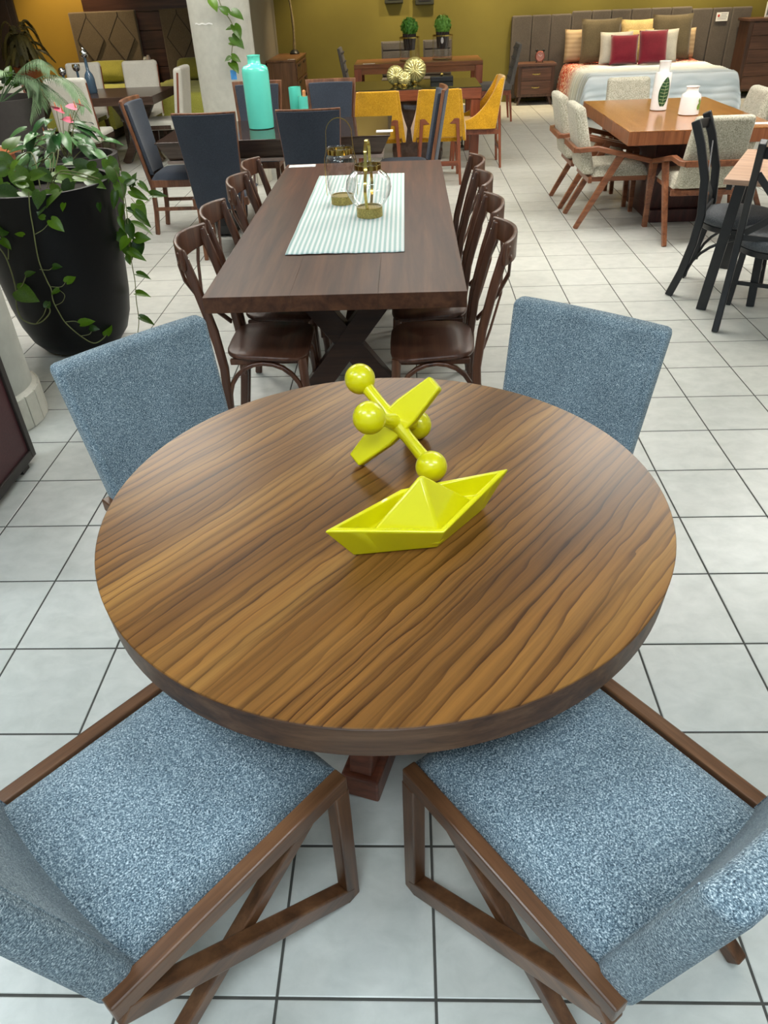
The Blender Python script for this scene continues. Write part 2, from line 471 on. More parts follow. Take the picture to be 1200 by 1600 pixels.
M['spot_glow'] = emit('downlight_lens', (1.0, 0.80, 0.50, 1), 12.0)
M['fixture'] = plain('white_fixture', srgb(228, 228, 224), 0.5, 0.02)


# ------------------------------------------------------------------ mesh helpers
class MB:
    def __init__(self):
        self.b = bmesh.new()

    def _f(self, vs):
        try:
            return self.b.faces.new(vs)
        except ValueError:
            return None

    def box(self, x0, y0, z0, x1, y1, z1, mat=None):
        p = [V((x, y, z)) for z in (z0, z1) for y in (y0, y1) for x in (x0, x1)]
        return self.hexa(p, mat)

    def hexa(self, p, mat=None):
        """8 points: bottom (x0y0,x1y0,x0y1,x1y1) then top"""
        v = [self.b.verts.new((mat @ V(q)) if mat else q) for q in p]
        for f in ((0, 2, 3, 1), (4, 5, 7, 6), (0, 1, 5, 4), (2, 6, 7, 3), (0, 4, 6, 2), (1, 3, 7, 5)):
            self._f([v[i] for i in f])
        return v

    def beam(self, p0, p1, w, d, up=(0, 0, 1), w1=None, d1=None):
        """bar from p0 to p1; w across (side), d along 'up'"""
        p0, p1 = V(p0), V(p1)
        t = (p1 - p0).normalized()
        s = t.cross(V(up))
        if s.length < 1e-5:
            s = t.cross(V((0, 1, 0)))
        s.normalize()
        u = s.cross(t)
        w1 = w if w1 is None else w1
        d1 = d if d1 is None else d1
        a = [p0 + s * (i * w / 2) + u * (j * d / 2) for j in (-1, 1) for i in (-1, 1)]
        c = [p1 + s * (i * w1 / 2) + u * (j * d1 / 2) for j in (-1, 1) for i in (-1, 1)]
        va = [self.b.verts.new(q) for q in a]
        vc = [self.b.verts.new(q) for q in c]
        for i, j in ((0, 1), (1, 3), (3, 2), (2, 0)):
            self._f([va[i], va[j], vc[j], vc[i]])
        self._f([va[0], va[2], va[3], va[1]])
        self._f([vc[0], vc[1], vc[3], vc[2]])

    def sweep(self, pts, w, d, up=(0, 0, 1), ws=None, ds=None, close=False):
        """rectangular section swept along a polyline; w across, d along up"""
        pts = [V(p) for p in pts]
        n = len(pts)
        rings = []
        for i, p in enumerate(pts):
            if close:
                t = pts[(i + 1) % n] - pts[i - 1]
            else:
                t = pts[min(i + 1, n - 1)] - pts[max(i - 1, 0)]
            t.normalize()
            s = t.cross(V(up)).normalized()
            u = s.cross(t)
            ww = ws[i] if ws else w
            dd = ds[i] if ds else d
            rings.append([self.b.verts.new(p + s * (a * ww / 2) + u * (c * dd / 2)) for a, c in ((-1, -1), (1, -1), (1, 1), (-1, 1))])
        for i in range(n if close else n - 1):
            A, B = rings[i], rings[(i + 1) % n]
            for k in range(4):
                self._f([A[k], A[(k + 1) % 4], B[(k + 1) % 4], B[k]])
        if not close:
            self._f(rings[0][::-1])
            self._f(rings[-1])

    def tube(self, pts, r, n=8, close=False):
        pts = [V(p) for p in pts]
        m = len(pts)
        ref = V((0, 0, 1))
        rings = []
        for i, p in enumerate(pts):
            if close:
                t = pts[(i + 1) % m] - pts[i - 1]
            else:
                t = pts[min(i + 1, m - 1)] - pts[max(i - 1, 0)]
            t.normalize()
            if abs(t.dot(ref)) > 0.95:
                ref = V((0, 1, 0)) if abs(t.y) < 0.9 else V((1, 0, 0))
            s = t.cross(ref).normalized()
            u = s.cross(t)
            ref = u
            rr = r[i] if isinstance(r, (list, tuple)) else r
            rings.append([self.b.verts.new(p + (s * math.cos(a) + u * math.sin(a)) * rr) for a in [2 * PI * k / n for k in range(n)]])
        for i in range(m if close else m - 1):
            A, B = rings[i], rings[(i + 1) % m]
            for k in range(n):
                self._f([A[k], A[(k + 1) % n], B[(k + 1) % n], B[k]])
        if not close:
            self._f(rings[0][::-1])
            self._f(rings[-1])

    def lathe(self, prof, n=24, c=(0, 0, 0), cap0=True, cap1=True, sx=1.0, sy=1.0, mat=None):
        rings = []
        for r, z in prof:
            ring = []
            for k in range(n):
                a = 2 * PI * k / n
                q = V((c[0] + r * sx * math.cos(a), c[1] + r * sy * math.sin(a), c[2] + z))
                ring.append(self.b.verts.new(mat @ q if mat else q))
            rings.append(ring)
        for A, B in zip(rings, rings[1:]):
            for k in range(n):
                self._f([A[k], A[(k + 1) % n], B[(k + 1) % n], B[k]])
        if cap0:
            self._f(rings[0][::-1])
        if cap1:
            self._f(rings[-1])

    def sphere(self, c, r, n=16, m=10, s=(1, 1, 1)):
        prof = [(r * math.sin(PI * i / m) + 1e-5, -r * math.cos(PI * i / m)) for i in range(m + 1)]
        mt = Matrix.Translation(V(c)) @ Matrix.Diagonal((s[0], s[1], s[2], 1))
        self.lathe(prof, n, mat=mt)

    def grid(self, f, nu, nv, closed_u=False):
        vs = [[self.b.verts.new(f(i / nu, j / nv)) for i in range(nu + (0 if closed_u else 1))] for j in range(nv + 1)]
        w = len(vs[0])
        for j in range(nv):
            for i in range(nu if closed_u else nu):
                self._f([vs[j][i], vs[j][(i + 1) % w], vs[j + 1][(i + 1) % w], vs[j + 1][i]])
        return vs

    def prism(self, outline, a, b, f):
        """extrude a 2D outline; f(u,v,t) -> point, t in (a,b)"""
        A = [self.b.verts.new(f(u, v, a)) for u, v in outline]
        B = [self.b.verts.new(f(u, v, b)) for u, v in outline]
        n = len(A)
        for i in range(n):
            self._f([A[i], A[(i + 1) % n], B[(i + 1) % n], B[i]])
        self._f(A[::-1])
        self._f(B)

    def done(self, name, mat, parent=None, smooth=40, bevel=0.0, seg=2, sub=0, label=None, solid=0.0):
        bmesh.ops.recalc_face_normals(self.b, faces=self.b.faces)
        me = bpy.data.meshes.new(name)
        self.b.to_mesh(me)
        self.b.free()
        me.materials.append(M[mat] if isinstance(mat, str) else mat)
        o = bpy.data.objects.new(name, me)
        COL.objects.link(o)
        if parent is not None:
            o.parent = parent
        if smooth:
            me.polygons.foreach_set('use_smooth', [True] * len(me.polygons))
            me.set_sharp_from_angle(angle=math.radians(smooth))
        if solid:
            md = o.modifiers.new('thickness', 'SOLIDIFY')
            md.thickness = solid
            md.offset = 0
        if bevel:
            md = o.modifiers.new('bevel', 'BEVEL')
            md.width = bevel
            md.segments = seg
            md.limit_method = 'ANGLE'
            md.angle_limit = math.radians(35)
            if smooth:
                me.polygons.foreach_set('use_smooth', [True] * len(me.polygons))
        if sub:
            md = o.modifiers.new('smooth', 'SUBSURF')
            md.levels = sub
            md.render_levels = sub
        if label:
            o['label'] = label
        return o


def thing(name, label, cat, loc=(0, 0, 0), rotz=0.0, group=None):
    o = bpy.data.objects.new(name, None)
    o.empty_display_size = 0.1
    COL.objects.link(o)
    o.location = loc
    o.rotation_euler = (0, 0, rotz)
    return tag(o, label, cat, group)


def tag(o, label, cat, group=None):
    o['label'] = label
    o['category'] = cat
    if group:
        o['group'] = group
    return o


def struct(o):
    o['kind'] = 'structure'
    return o


def copy_tree(o, parent=None):
    c = o.copy()
    COL.objects.link(c)
    if parent is not None:
        c.parent = parent
    for ch in list(o.children):
        copy_tree(ch, c)
    return c


def dup(root, loc, rotz, label):
    c = copy_tree(root)
    c.location = loc
    c.rotation_euler = (0, 0, rotz)
    c['label'] = label
    return c


def face(dx, dy):
    """rotation about z that turns local +y towards (dx, dy)"""
    return math.atan2(-dx, dy)


def cushion_mesh(mb, w, h, t, n=12, pinch=0.12, mat=None):
    """a pillow standing in the local xz plane, thickness along y, centred on the origin"""
    def side(sgn):
        def f(u, v):
            x, z = 2 * u - 1, 2 * v - 1
            k = (1 - x ** 4) * (1 - z ** 4)
            th = sgn * 0.5 * t * max(k, 0) ** 0.42
            ex = x * (1 - pinch * (1 - z * z) * 0.0 - pinch * 0.45 * (1 - abs(z) ** 2) * abs(x) ** 6)
            ez = z * (1 - pinch * 0.45 * (1 - abs(x) ** 2) * abs(z) ** 6)
            q = V((ex * w / 2, th, ez * h / 2))
            return mat @ q if mat else q
        mb.grid(f, n, n)
    side(1)
    side(-1)
    bmesh.ops.remove_doubles(mb.b, verts=mb.b.verts, dist=0.0008)


def slab(mb, w0, w1, t0, t1, z0, z1, y0, y1, bow=0.0, nx=6, nz=6):
    """upright tapered slab: width w0 at the bottom .. w1 at the top, centre plane y0..y1, bowed backwards"""
    def P(i, j, s):
        u = i / nx * 2 - 1
        v = j / nz
        w = w0 + (w1 - w0) * v
        t = t0 + (t1 - t0) * v
        return V((u * w / 2, y0 + (y1 - y0) * v - bow * (1 - u * u) + s * t / 2, z0 + (z1 - z0) * v))
    F = [[mb.b.verts.new(P(i, j, 1)) for i in range(nx + 1)] for j in range(nz + 1)]
    B = [[mb.b.verts.new(P(i, j, -1)) for i in range(nx + 1)] for j in range(nz + 1)]
    for j in range(nz):
        for i in range(nx):
            mb._f([F[j][i], F[j][i + 1], F[j + 1][i + 1], F[j + 1][i]])
            mb._f([B[j][i], B[j + 1][i], B[j + 1][i + 1], B[j][i + 1]])
    for j in range(nz):
        mb._f([F[j][0], F[j + 1][0], B[j + 1][0], B[j][0]])
        mb._f([F[j][nx], B[j][nx], B[j + 1][nx], F[j + 1][nx]])
    for i in range(nx):
        mb._f([F[0][i], B[0][i], B[0][i + 1], F[0][i + 1]])
        mb._f([F[nz][i], F[nz][i + 1], B[nz][i + 1], B[nz][i]])

# ================================================================== THE SETTING
mb = MB()
mb.box(-7.0, -2.6, -0.08, 7.0, 14.4, -0.0014)
floor = struct(mb.done('floor', 'grout', smooth=0))


def tile_mesh(mbx, cx, cy):
    h = TILE / 2 - 0.0032
    i = h - 0.0022
    lo = [mbx.b.verts.new((cx + a * h, cy + c * h, -0.006)) for a, c in ((-1, -1), (1, -1), (1, 1), (-1, 1))]
    md = [mbx.b.verts.new((cx + a * h, cy + c * h, -0.0010)) for a, c in ((-1, -1), (1, -1), (1, 1), (-1, 1))]
    hi = [mbx.b.verts.new((cx + a * i, cy + c * i, 0.0)) for a, c in ((-1, -1), (1, -1), (1, 1), (-1, 1))]
    for A, B in ((lo, md), (md, hi)):
        for k in range(4):
            mbx._f([A[k], A[(k + 1) % 4], B[(k + 1) % 4], B[k]])
    mbx._f(hi)


cells = []
for ci in range(-21, 21):
    for ri in range(-7, 43):
        x, y = (ci + 0.5) * TILE, (ri + 0.5) * TILE
        if y > 14.3:
            continue
        px_, py_, zz = topx((x, y, 0))
        vis = zz > 0.2 and -60 < px_ < 1260 and -20 < py_ < 1690
        cells.append((0 if vis else 1, (V((x, y, 0)) - CAM).length, x, y))
cells.sort()
mb = MB()
tile_mesh(mb, 0, 0)
first_tile = mb.done('tile', 'tile', floor, smooth=0)
first_tile.location = (cells[0][2], cells[0][3], 0)
for c in cells[1:300]:
    o = first_tile.copy()
    COL.objects.link(o)
    o.location = (c[2], c[3], 0)
mb = MB()
for c in cells[300:]:
    tile_mesh(mb, c[2], c[3])
o = mb.done('tile_field', 'tile', floor, smooth=0)
o['kind'] = 'stuff'

WB = 14.12          # back wall
WL = 13.62          # back wall of the bed corner on the left


def wall(name, mat, *bx):
    m = MB()
    m.box(*bx)
    return struct(m.done(name, mat, smooth=0))


wall('wall_back', 'olive', -2.3, WB, 0, 7.0, WB + 0.2, CEIL)
wall('wall_partition', 'greywall', -2.17, 11.7, 0, -2.12, WB + 0.2, CEIL)
wall('wall_back_left', 'mustwall', -7.0, WL, 0, -2.17, WL + 0.2, CEIL)
wall('wall_left', 'mustwall', -7.15, -2.6, 0, -7.0, WB, CEIL)
wall('wall_right', 'whitewall', 7.0, -2.6, 0, 7.15, WB + 0.2, CEIL)
wall('ceiling', 'whitewall', -7.15, -2.6, CEIL, 7.15, WB + 0.2, CEIL + 0.1)

# dark timber boarding behind the two left beds
mb = MB()
mb.box(-5.0, WL - 0.02, 0, -2.36, WL - 0.001, CEIL - 0.02)
boards = struct(mb.done('trim_1', 'blackwood', smooth=0))
zb = 0.01
while zb < CEIL - 0.25:
    mb = MB()
    mb.box(-4.995, WL - 0.045, zb, -2.365, WL - 0.02, zb + 0.235)
    mb.done('plank', 'panelwood', boards, smooth=0, bevel=0.004)
    zb += 0.243
dx = atY(22, 10, WL - 0.03).x
mb = MB()
mb.box(dx - 0.95, WL - 0.06, 0.0, dx, WL - 0.001, 2.2)
d1 = struct(mb.done('door_1', 'blackwood', smooth=0, bevel=0.004))
mb = MB()
mb.box(dx - 0.87, WL - 0.085, 0.25, dx - 0.09, WL - 0.061, 2.08)
mb.done('door_panel', 'shelfwood', d1, smooth=0, bevel=0.006)


# ceiling lamps: fluorescent troffers, added fill panels and warm downlights
for i, (x, y, a, b) in enumerate(PANELS + COOL_FILL):
    t = thing('ceiling_light', 'flat white fluorescent ceiling panel of a set partly added to brighten the shop, outside the picture', 'ceiling light', (x, y, CEIL), 0, 'fluorescent ceiling panels')
    mb = MB()
    mb.box(-a - 0.03, -b - 0.03, -0.035, a + 0.03, b + 0.03, -0.001)
    mb.done('housing', 'fixture', t, smooth=0)
    mb = MB()
    mb.box(-a, -b, -0.042, a, b, -0.036)
    mb.done('diffuser', 'panel_light' if i < len(PANELS) else 'cool_fill', t, smooth=0)
for i, (x, y) in enumerate(SPOTS):
    t = thing('downlight', 'small round warm downlight in the ceiling by the back wall', 'ceiling light', (x, y, CEIL), 0, 'warm downlights')
    mb = MB()
    mb.lathe([(0.065, -0.001), (0.065, -0.06), (0.055, -0.06), (0.055, -0.03)], 20, cap1=False)
    mb.done('housing', 'fixture', t)
    mb = MB()
    mb.lathe([(0.05, -0.034), (0.05, -0.04)], 20)
    mb.done('lens', 'spot_glow', t)
    ld = bpy.data.lights.new('downlight_beam', 'SPOT')
    ld.energy = SPOT_POWER
    ld.color = (1.0, 0.80, 0.50)
    ld.spot_size = math.radians(86)
    ld.spot_blend = 0.7
    ld.shadow_soft_size = 0.05
    lo = bpy.data.objects.new('downlight_beam', ld)
    COL.objects.link(lo)
    lo.parent = t
    lo.location = (0, 0, -0.07)
    lo.rotation_euler = (0.14, 0, 0)


# pillars
def pillar(label, x, y, r, ring_r, h=0.16):
    t = thing('pillar', label, 'pillar', (x, y, 0))
    mb = MB()
    mb.lathe([(r, 0.0), (r, CEIL - 0.001)], 48)
    mb.done('shaft', 'concrete', t)
    n = 22
    mb = MB()
    mb.lathe([(ring_r - 0.012, 0.0), (ring_r - 0.012, h), (r - 0.002, h + 0.015)], 48, cap0=False, cap1=False)
    mb.done('skirting_bed', 'basetile', t)
    first = None
    for k in range(n):
        a0, a1 = 2 * PI * (k + 0.03) / n, 2 * PI * (k + 0.97) / n
        if first is None:
            mb = MB()
            ro, ri = ring_r, ring_r - 0.014
            pts = []
            for z in (0.002, h):
                pts += [(ro * math.cos(-PI * .94 / n), ro * math.sin(-PI * .94 / n), z), (ro * math.cos(PI * .94 / n), ro * math.sin(PI * .94 / n), z),
                        (ri * math.cos(-PI * .94 / n), ri * math.sin(-PI * .94 / n), z), (ri * math.cos(PI * .94 / n), ri * math.sin(PI * .94 / n), z)]
            mb.hexa(pts)
            first = mb.done('skirting_tile', 'basetile', t, smooth=0, bevel=0.003)
            first.rotation_euler = (0, 0, (a0 + a1) / 2)
        else:
            o = first.copy()
            COL.objects.link(o)
            o.rotation_euler = (0, 0, (a0 + a1) / 2)
    return t


pillar('round grey concrete pillar at the left edge, in front of the large black planter', -2.14, 3.2, 0.255, 0.285)
p2 = pillar('round grey concrete pillar behind the turquoise vase, with a vine hanging beside it', -1.83, 8.55, 0.295, 0.325)
qa, qb = atY(303, 38, 8.27), atY(332, 33, 8.27)
aa, ab = -math.acos((qa.x + 1.83) / 0.295), -math.acos((qb.x + 1.83) / 0.295)
mb = MB()
mb.grid(lambda u, v: V((0.2975 * math.cos(aa + (ab - aa) * u), 0.2975 * math.sin(aa + (ab - aa) * u), qa.z - 0.006 + 0.012 * v + 0.004 * math.sin(u * 17))), 12, 1)
mb.done('tape_strip', 'paper', p2, smooth=0)

# ================================================================== ROUND TABLE
TC = V((-0.099, 1.374, 0))
TR = 0.622
TH = 0.76
t = thing('round_table', 'large round walnut dining table with four blue chairs in the foreground', 'table', TC)
mb = MB()
mb.lathe([(TR - 0.02, -0.004), (TR - 0.003, -0.004), (TR, -0.0015), (TR - 0.0015, 0.0)], 128, (0, 0, TH))
mb.done('tabletop', 'veneer', t, smooth=30)
mb = MB()
mb.lathe([(TR - 0.10, TH - 0.082), (TR - 0.012, TH - 0.082), (TR - 0.005, TH - 0.076), (TR - 0.0005, TH - 0.006), (TR - 0.004, TH - 0.0035)], 128)
mb.done('edge_band', 'table_edge', t, smooth=30)
a0 = math.radians(-107)
for k in range(4):
    a = a0 + k * PI / 2
    d = V((math.cos(a), math.sin(a), 0))
    mb = MB()
    mb.beam(d * 0.03 + V((0, 0, 0.045)), d * 0.27 + V((0, 0, 0.045)), 0.10, 0.08)
    mb.done('foot', 'redwood', t, smooth=0, bevel=0.006)
    mb = MB()
    mb.beam(d * 0.22 + V((0, 0, 0.08)), d * 0.08 + V((0, 0, TH - 0.09)), 0.08, 0.06, up=(d.y, -d.x, 0))
    mb.done('leg', 'redwood', t, smooth=0, bevel=0.006)
mb = MB()
mb.lathe([(0.22, TH - 0.105), (0.22, TH - 0.083)], 32)
mb.done('mounting_plate', 'redwood', t)


# ================================================================== BLUE CHAIRS
def blue_chair(label, loc, rot):
    t = thing('dining_chair', label, 'chair', loc, rot, 'blue chairs round the walnut table')
    for s in (-1, 1):
        x = s * 0.236
        fr = MB()
        fr.beam((x, -0.262, 0.428), (x, 0.262, 0.428), 0.032, 0.042)
        rail = fr.done('side_rail', 'walnut', t, smooth=0, bevel=0.004)
        m = MB()
        m.beam((x, 0.246, 0.408), (x, 0.246, 0.0), 0.032, 0.038, up=(0, 1, 0))
        m.done('front_leg', 'walnut_v', t, smooth=0, bevel=0.004)
        m = MB()
        m.beam((x, 0.24, 0.022), (x, -0.25, 0.402), 0.034, 0.042)
        m.done('rising_brace', 'walnut', t, smooth=0, bevel=0.004)
        m = MB()
        m.beam((x - s * 0.034, 0.25, 0.40), (x - s * 0.034, -0.29, 0.012), 0.030, 0.036)
        m.done('rear_leg', 'walnut', t, smooth=0, bevel=0.004)

    def seat_f(top):
        def f(u, v):
            x = (u * 2 - 1)
            y = -0.235 + v * 0.505
            k = max(0.0, 1 - abs(x) ** 6) * (1 - max(0.0, (v - 0.88) / 0.12) ** 2.2)
            z = 0.425 + 0.055 * max(k, 0) ** 0.5 + 0.006 * (1 - x * x)
            return V((x * 0.219, y, z if top else 0.40))
        return f
    m = MB()
    m.grid(seat_f(True), 18, 18)
    m.grid(seat_f(False), 18, 18)
    # close the sides
    bmesh.ops.bridge_loops(m.b, edges=[e for e in m.b.edges if e.is_boundary])
    m.done('seat', 'blue', t, smooth=60)
    m = MB()
    slab(m, 0.452, 0.505, 0.075, 0.062, 0.405, 0.868, -0.226, -0.325, 0.012, 8, 8)
    back = m.done('backrest', 'blue', t, smooth=60, bevel=0.02, seg=4)
    for s in (-1, 1):
        m = MB()
        pts = []
        for k in range(9):
            v = 0.03 + 0.92 * k / 8
            w = 0.452 + (0.505 - 0.452) * v
            pts.append((s * (w / 2 - 0.019), -0.226 - 0.099 * v + (0.075 - 0.013 * v) / 2 + 0.0002 - 0.012 * (1 - ((w / 2 - 0.019) / (w / 2)) ** 2), 0.405 + 0.463 * v))
        m.tube(pts, 0.0022, 6)
        m.done('seam', 'blue', back)
    return t


blue_chair('blue tweed dining chair at the lower left of the round table', (-0.53, 0.836, 0), face(0.637, 0.771))
blue_chair('blue tweed dining chair at the lower right of the round table', (0.297, 0.842, 0), face(-0.611, 0.792))
dFL = V((0.739, -0.674, 0))
blue_chair('blue tweed dining chair beyond the round table, in front of the black planter', TC - dFL * 0.708, face(dFL.x, dFL.y))
dFR = V((-0.598, -0.801, 0))
blue_chair('blue tweed dining chair beyond the round table, on its far right', TC - dFR * 0.70, face(dFR.x, dFR.y))

# ================================================================== YELLOW SCULPTURES
JO = V((-0.0718, 1.536, 0.8649))
JA, JC = V((-0.1543, 1.6239, 0.9358)), V((0.0107, 1.4482, 0.7970))
JB, JD = V((-0.1243, 1.4285, 0.9372)), V((-0.0194, 1.6436, 0.7970))
JT, JL = V((0.0196, 1.5507, 0.9531)), V((-0.1632, 1.5213, 0.7767))
t = thing('jack_sculpture', 'acid yellow toy jack sculpture with four ball ends on the round table', 'sculpture', (JO.x, JO.y, TH))
off = V((-JO.x, -JO.y, -TH))
for P, Q in ((JA, JC), (JB, JD)):
    for E in (P, Q):
        mb = MB()
        mb.sphere(E + off, 0.0365, 28, 18)
        mb.done('ball', 'lime', t, smooth=180)
    mb = MB()
    pts, rs = [], []
    for k in range(13):
        f = k / 12
        pts.append(P.lerp(Q, f) + off)
        rs.append(0.0145 + 0.010 * (2 * f - 1) ** 4 * 0.25 + 0.006 * math.exp(-((f - 0.5) / 0.1) ** 2))
    mb.tube(pts, rs, 18)
    mb.done('rod', 'lime', t, smooth=60)
ax = (JT - JL).normalized()
nrm = (JB - JD).normalized()
side = ax.cross(nrm).normalized()
nrm = side.cross(ax)
hl = (JT - JL).length / 2 + 0.006
mb = MB()
outl = [(-hl, -0.019), (-hl * 0.3, -0.034), (hl * 0.3, -0.034), (hl, -0.019), (hl, 0.019), (hl * 0.3, 0.034), (-hl * 0.3, 0.034), (-hl, 0.019)]
mb.prism(outl, -0.013, 0.013, lambda u, v, w: JO + off + ax * u + side * v + nrm * w)
mb.done('flat_bar', 'lime', t, smooth=30, bevel=0.005, seg=3)

# paper-boat sculpture
bow, stern = at(508, 832, 0.842), at(794, 732, 0.846)
ctr = (bow + stern) / 2
bx = V((stern.x - bow.x, stern.y - bow.y, 0))
BL = bx.length / 2
t = thing('boat_sculpture', 'acid yellow folded-paper boat sculpture at the front of the round table', 'sculpture', (ctr.x, ctr.y, TH), math.atan2(bx.y, bx.x))
RW, BW = 0.088, 0.058
mb = MB()
N = 10


def boat_ring(l, w, zt, zm, sharp=1.0, n=6):
    """rhombus ring: bow, front-mid, stern, rear-mid with straight sides"""
    out = []
    cor = [(-l, 0, zt), (0, -w, zm), (l, 0, zt), (0, w, zm)]
    for i in range(4):
        a, b = V(cor[i]), V(cor[(i + 1) % 4])
        for k in range(n):
            out.append(a.lerp(b, k / n))
    return out


rings = [boat_ring(BL * 0.70, BW, 0.0, 0.0), boat_ring(BL * 0.74, BW + 0.006, 0.002, 0.002), boat_ring(BL, RW, 0.082, 0.054), boat_ring(BL - 0.002, RW - 0.002, 0.086, 0.0575),
         boat_ring(BL - 0.024, RW - 0.013, 0.0855, 0.057), boat_ring(BL * 0.80, RW - 0.020, 0.036, 0.030)]
vr = [[mb.b.verts.new(p) for p in r] for r in rings]
for A, B in zip(vr, vr[1:]):
    for k in range(len(A)):
        mb._f([A[k], A[(k + 1) % len(A)], B[(k + 1) % len(A)], B[k]])
mb._f(vr[0][::-1])
mb._f(vr[-1])
mb.done('hull', 'lime', t, smooth=24, bevel=0.002, seg=2)
mb = MB()
sb = [(-BL * 0.60, 0, 0.034), (0.0, -RW + 0.012, 0.034), (BL * 0.60, 0, 0.034), (0.0, RW - 0.012, 0.034)]
pk = mb.b.verts.new((0.0, 0.0, 0.146))
vv = [mb.b.verts.new(p) for p in sb]
mid = [mb.b.verts.new(V(p) * 0.97 + V((0, 0, -0.02))) for p in sb]
for k in range(4):
    mb._f([vv[k], vv[(k + 1) % 4], pk])
    mb._f([mid[k], mid[(k + 1) % 4], vv[(k + 1) % 4], vv[k]])
mb._f(mid[::-1])
mb.done('sail', 'lime', t, smooth=20, bevel=0.006, seg=3)

# ================================================================== LONG TABLE WITH BENTWOOD CHAIRS
LX0, LX1, LY0, LY1 = -0.815, 0.182, 2.715, 5.195
LCX = (LX0 + LX1) / 2
t = thing('dining_table', 'long dark brown trestle table with crossed legs and a striped runner', 'table', (LCX, (LY0 + LY1) / 2, 0))
ox, oy = -LCX, -(LY0 + LY1) / 2
nb = 3
wbd = (LX1 - LX0) / nb
for k in range(nb):
    mb = MB()
    mb.box(LX0 + ox + k * wbd + 0.0001, LY0 + oy, TH - 0.062, LX0 + ox + (k + 1) * wbd - 0.0001, LY1 + oy, TH)
    mb.done('top_plank', 'darkwood', t, smooth=0, bevel=0.0012)
for Y in (3.22, 4.7):
    for s in (-1, 1):
        mb = MB()
        mb.beam((s * 0.25, Y + oy, 0.03), (-s * 0.25, Y + oy, TH - 0.065), 0.07 - 0.002 * s, 0.105)
        mb.done('crossed_leg', 'darkwood_x', t, smooth=0, bevel=0.004)
    mb = MB()
    mb.box(-0.36, Y + oy - 0.05, TH - 0.10, 0.36, Y + oy + 0.05, TH - 0.062)
    mb.done('top_batten', 'darkwood_x', t, smooth=0, bevel=0.004)
    for s in (-1, 1):
        mb = MB()
        mb.box(s * 0.25 - 0.09, Y + oy - 0.045, 0.0, s * 0.25 + 0.09, Y + oy + 0.045, 0.04)
        mb.done('foot', 'darkwood_x', t, smooth=0, bevel=0.004)
mb = MB()
mb.beam((0, 3.22 + oy, 0.36), (0, 4.7 + oy, 0.36), 0.05, 0.08)
mb.done('stretcher', 'darkwood', t, smooth=0, bevel=0.004)

# runner
r0, r1, r2, r3 = at(441, 399, TH), at(629, 395, TH), at(634, 272, TH), at(503, 275, TH)
rx0, rx1, ry0, ry1 = (r0.x + r3.x) / 2, (r1.x + r2.x) / 2, (r0.y + r1.y) / 2, (r2.y + r3.y) / 2
mb = MB()


def runner_f(zo):
    def f(u, v):
        x = rx0 + (rx1 - rx0) * u
        y = ry0 + (ry1 - ry0) * v
        z = 0.0022 + 0.0016 * math.sin(v * 23 + u * 2) * math.sin(u * 3 + 1) + 0.0010 * math.sin(v * 9 + u * 7)
        return V((x - (rx0 + rx1) / 2, y - (ry0 + ry1) / 2 + 0.003 * math.sin(u * 40) * (1 if v < 0.01 else 0), max(0.0012, z) + zo))
    return f


mb.grid(runner_f(0), 34, 60)
o = mb.done('table_runner', 'runner', smooth=60, solid=0.0016)
o.location = ((rx0 + rx1) / 2, (ry0 + ry1) / 2, TH + 0.0012)
tag(o, 'white and pale green striped cloth runner on the long dark table', 'table runner')


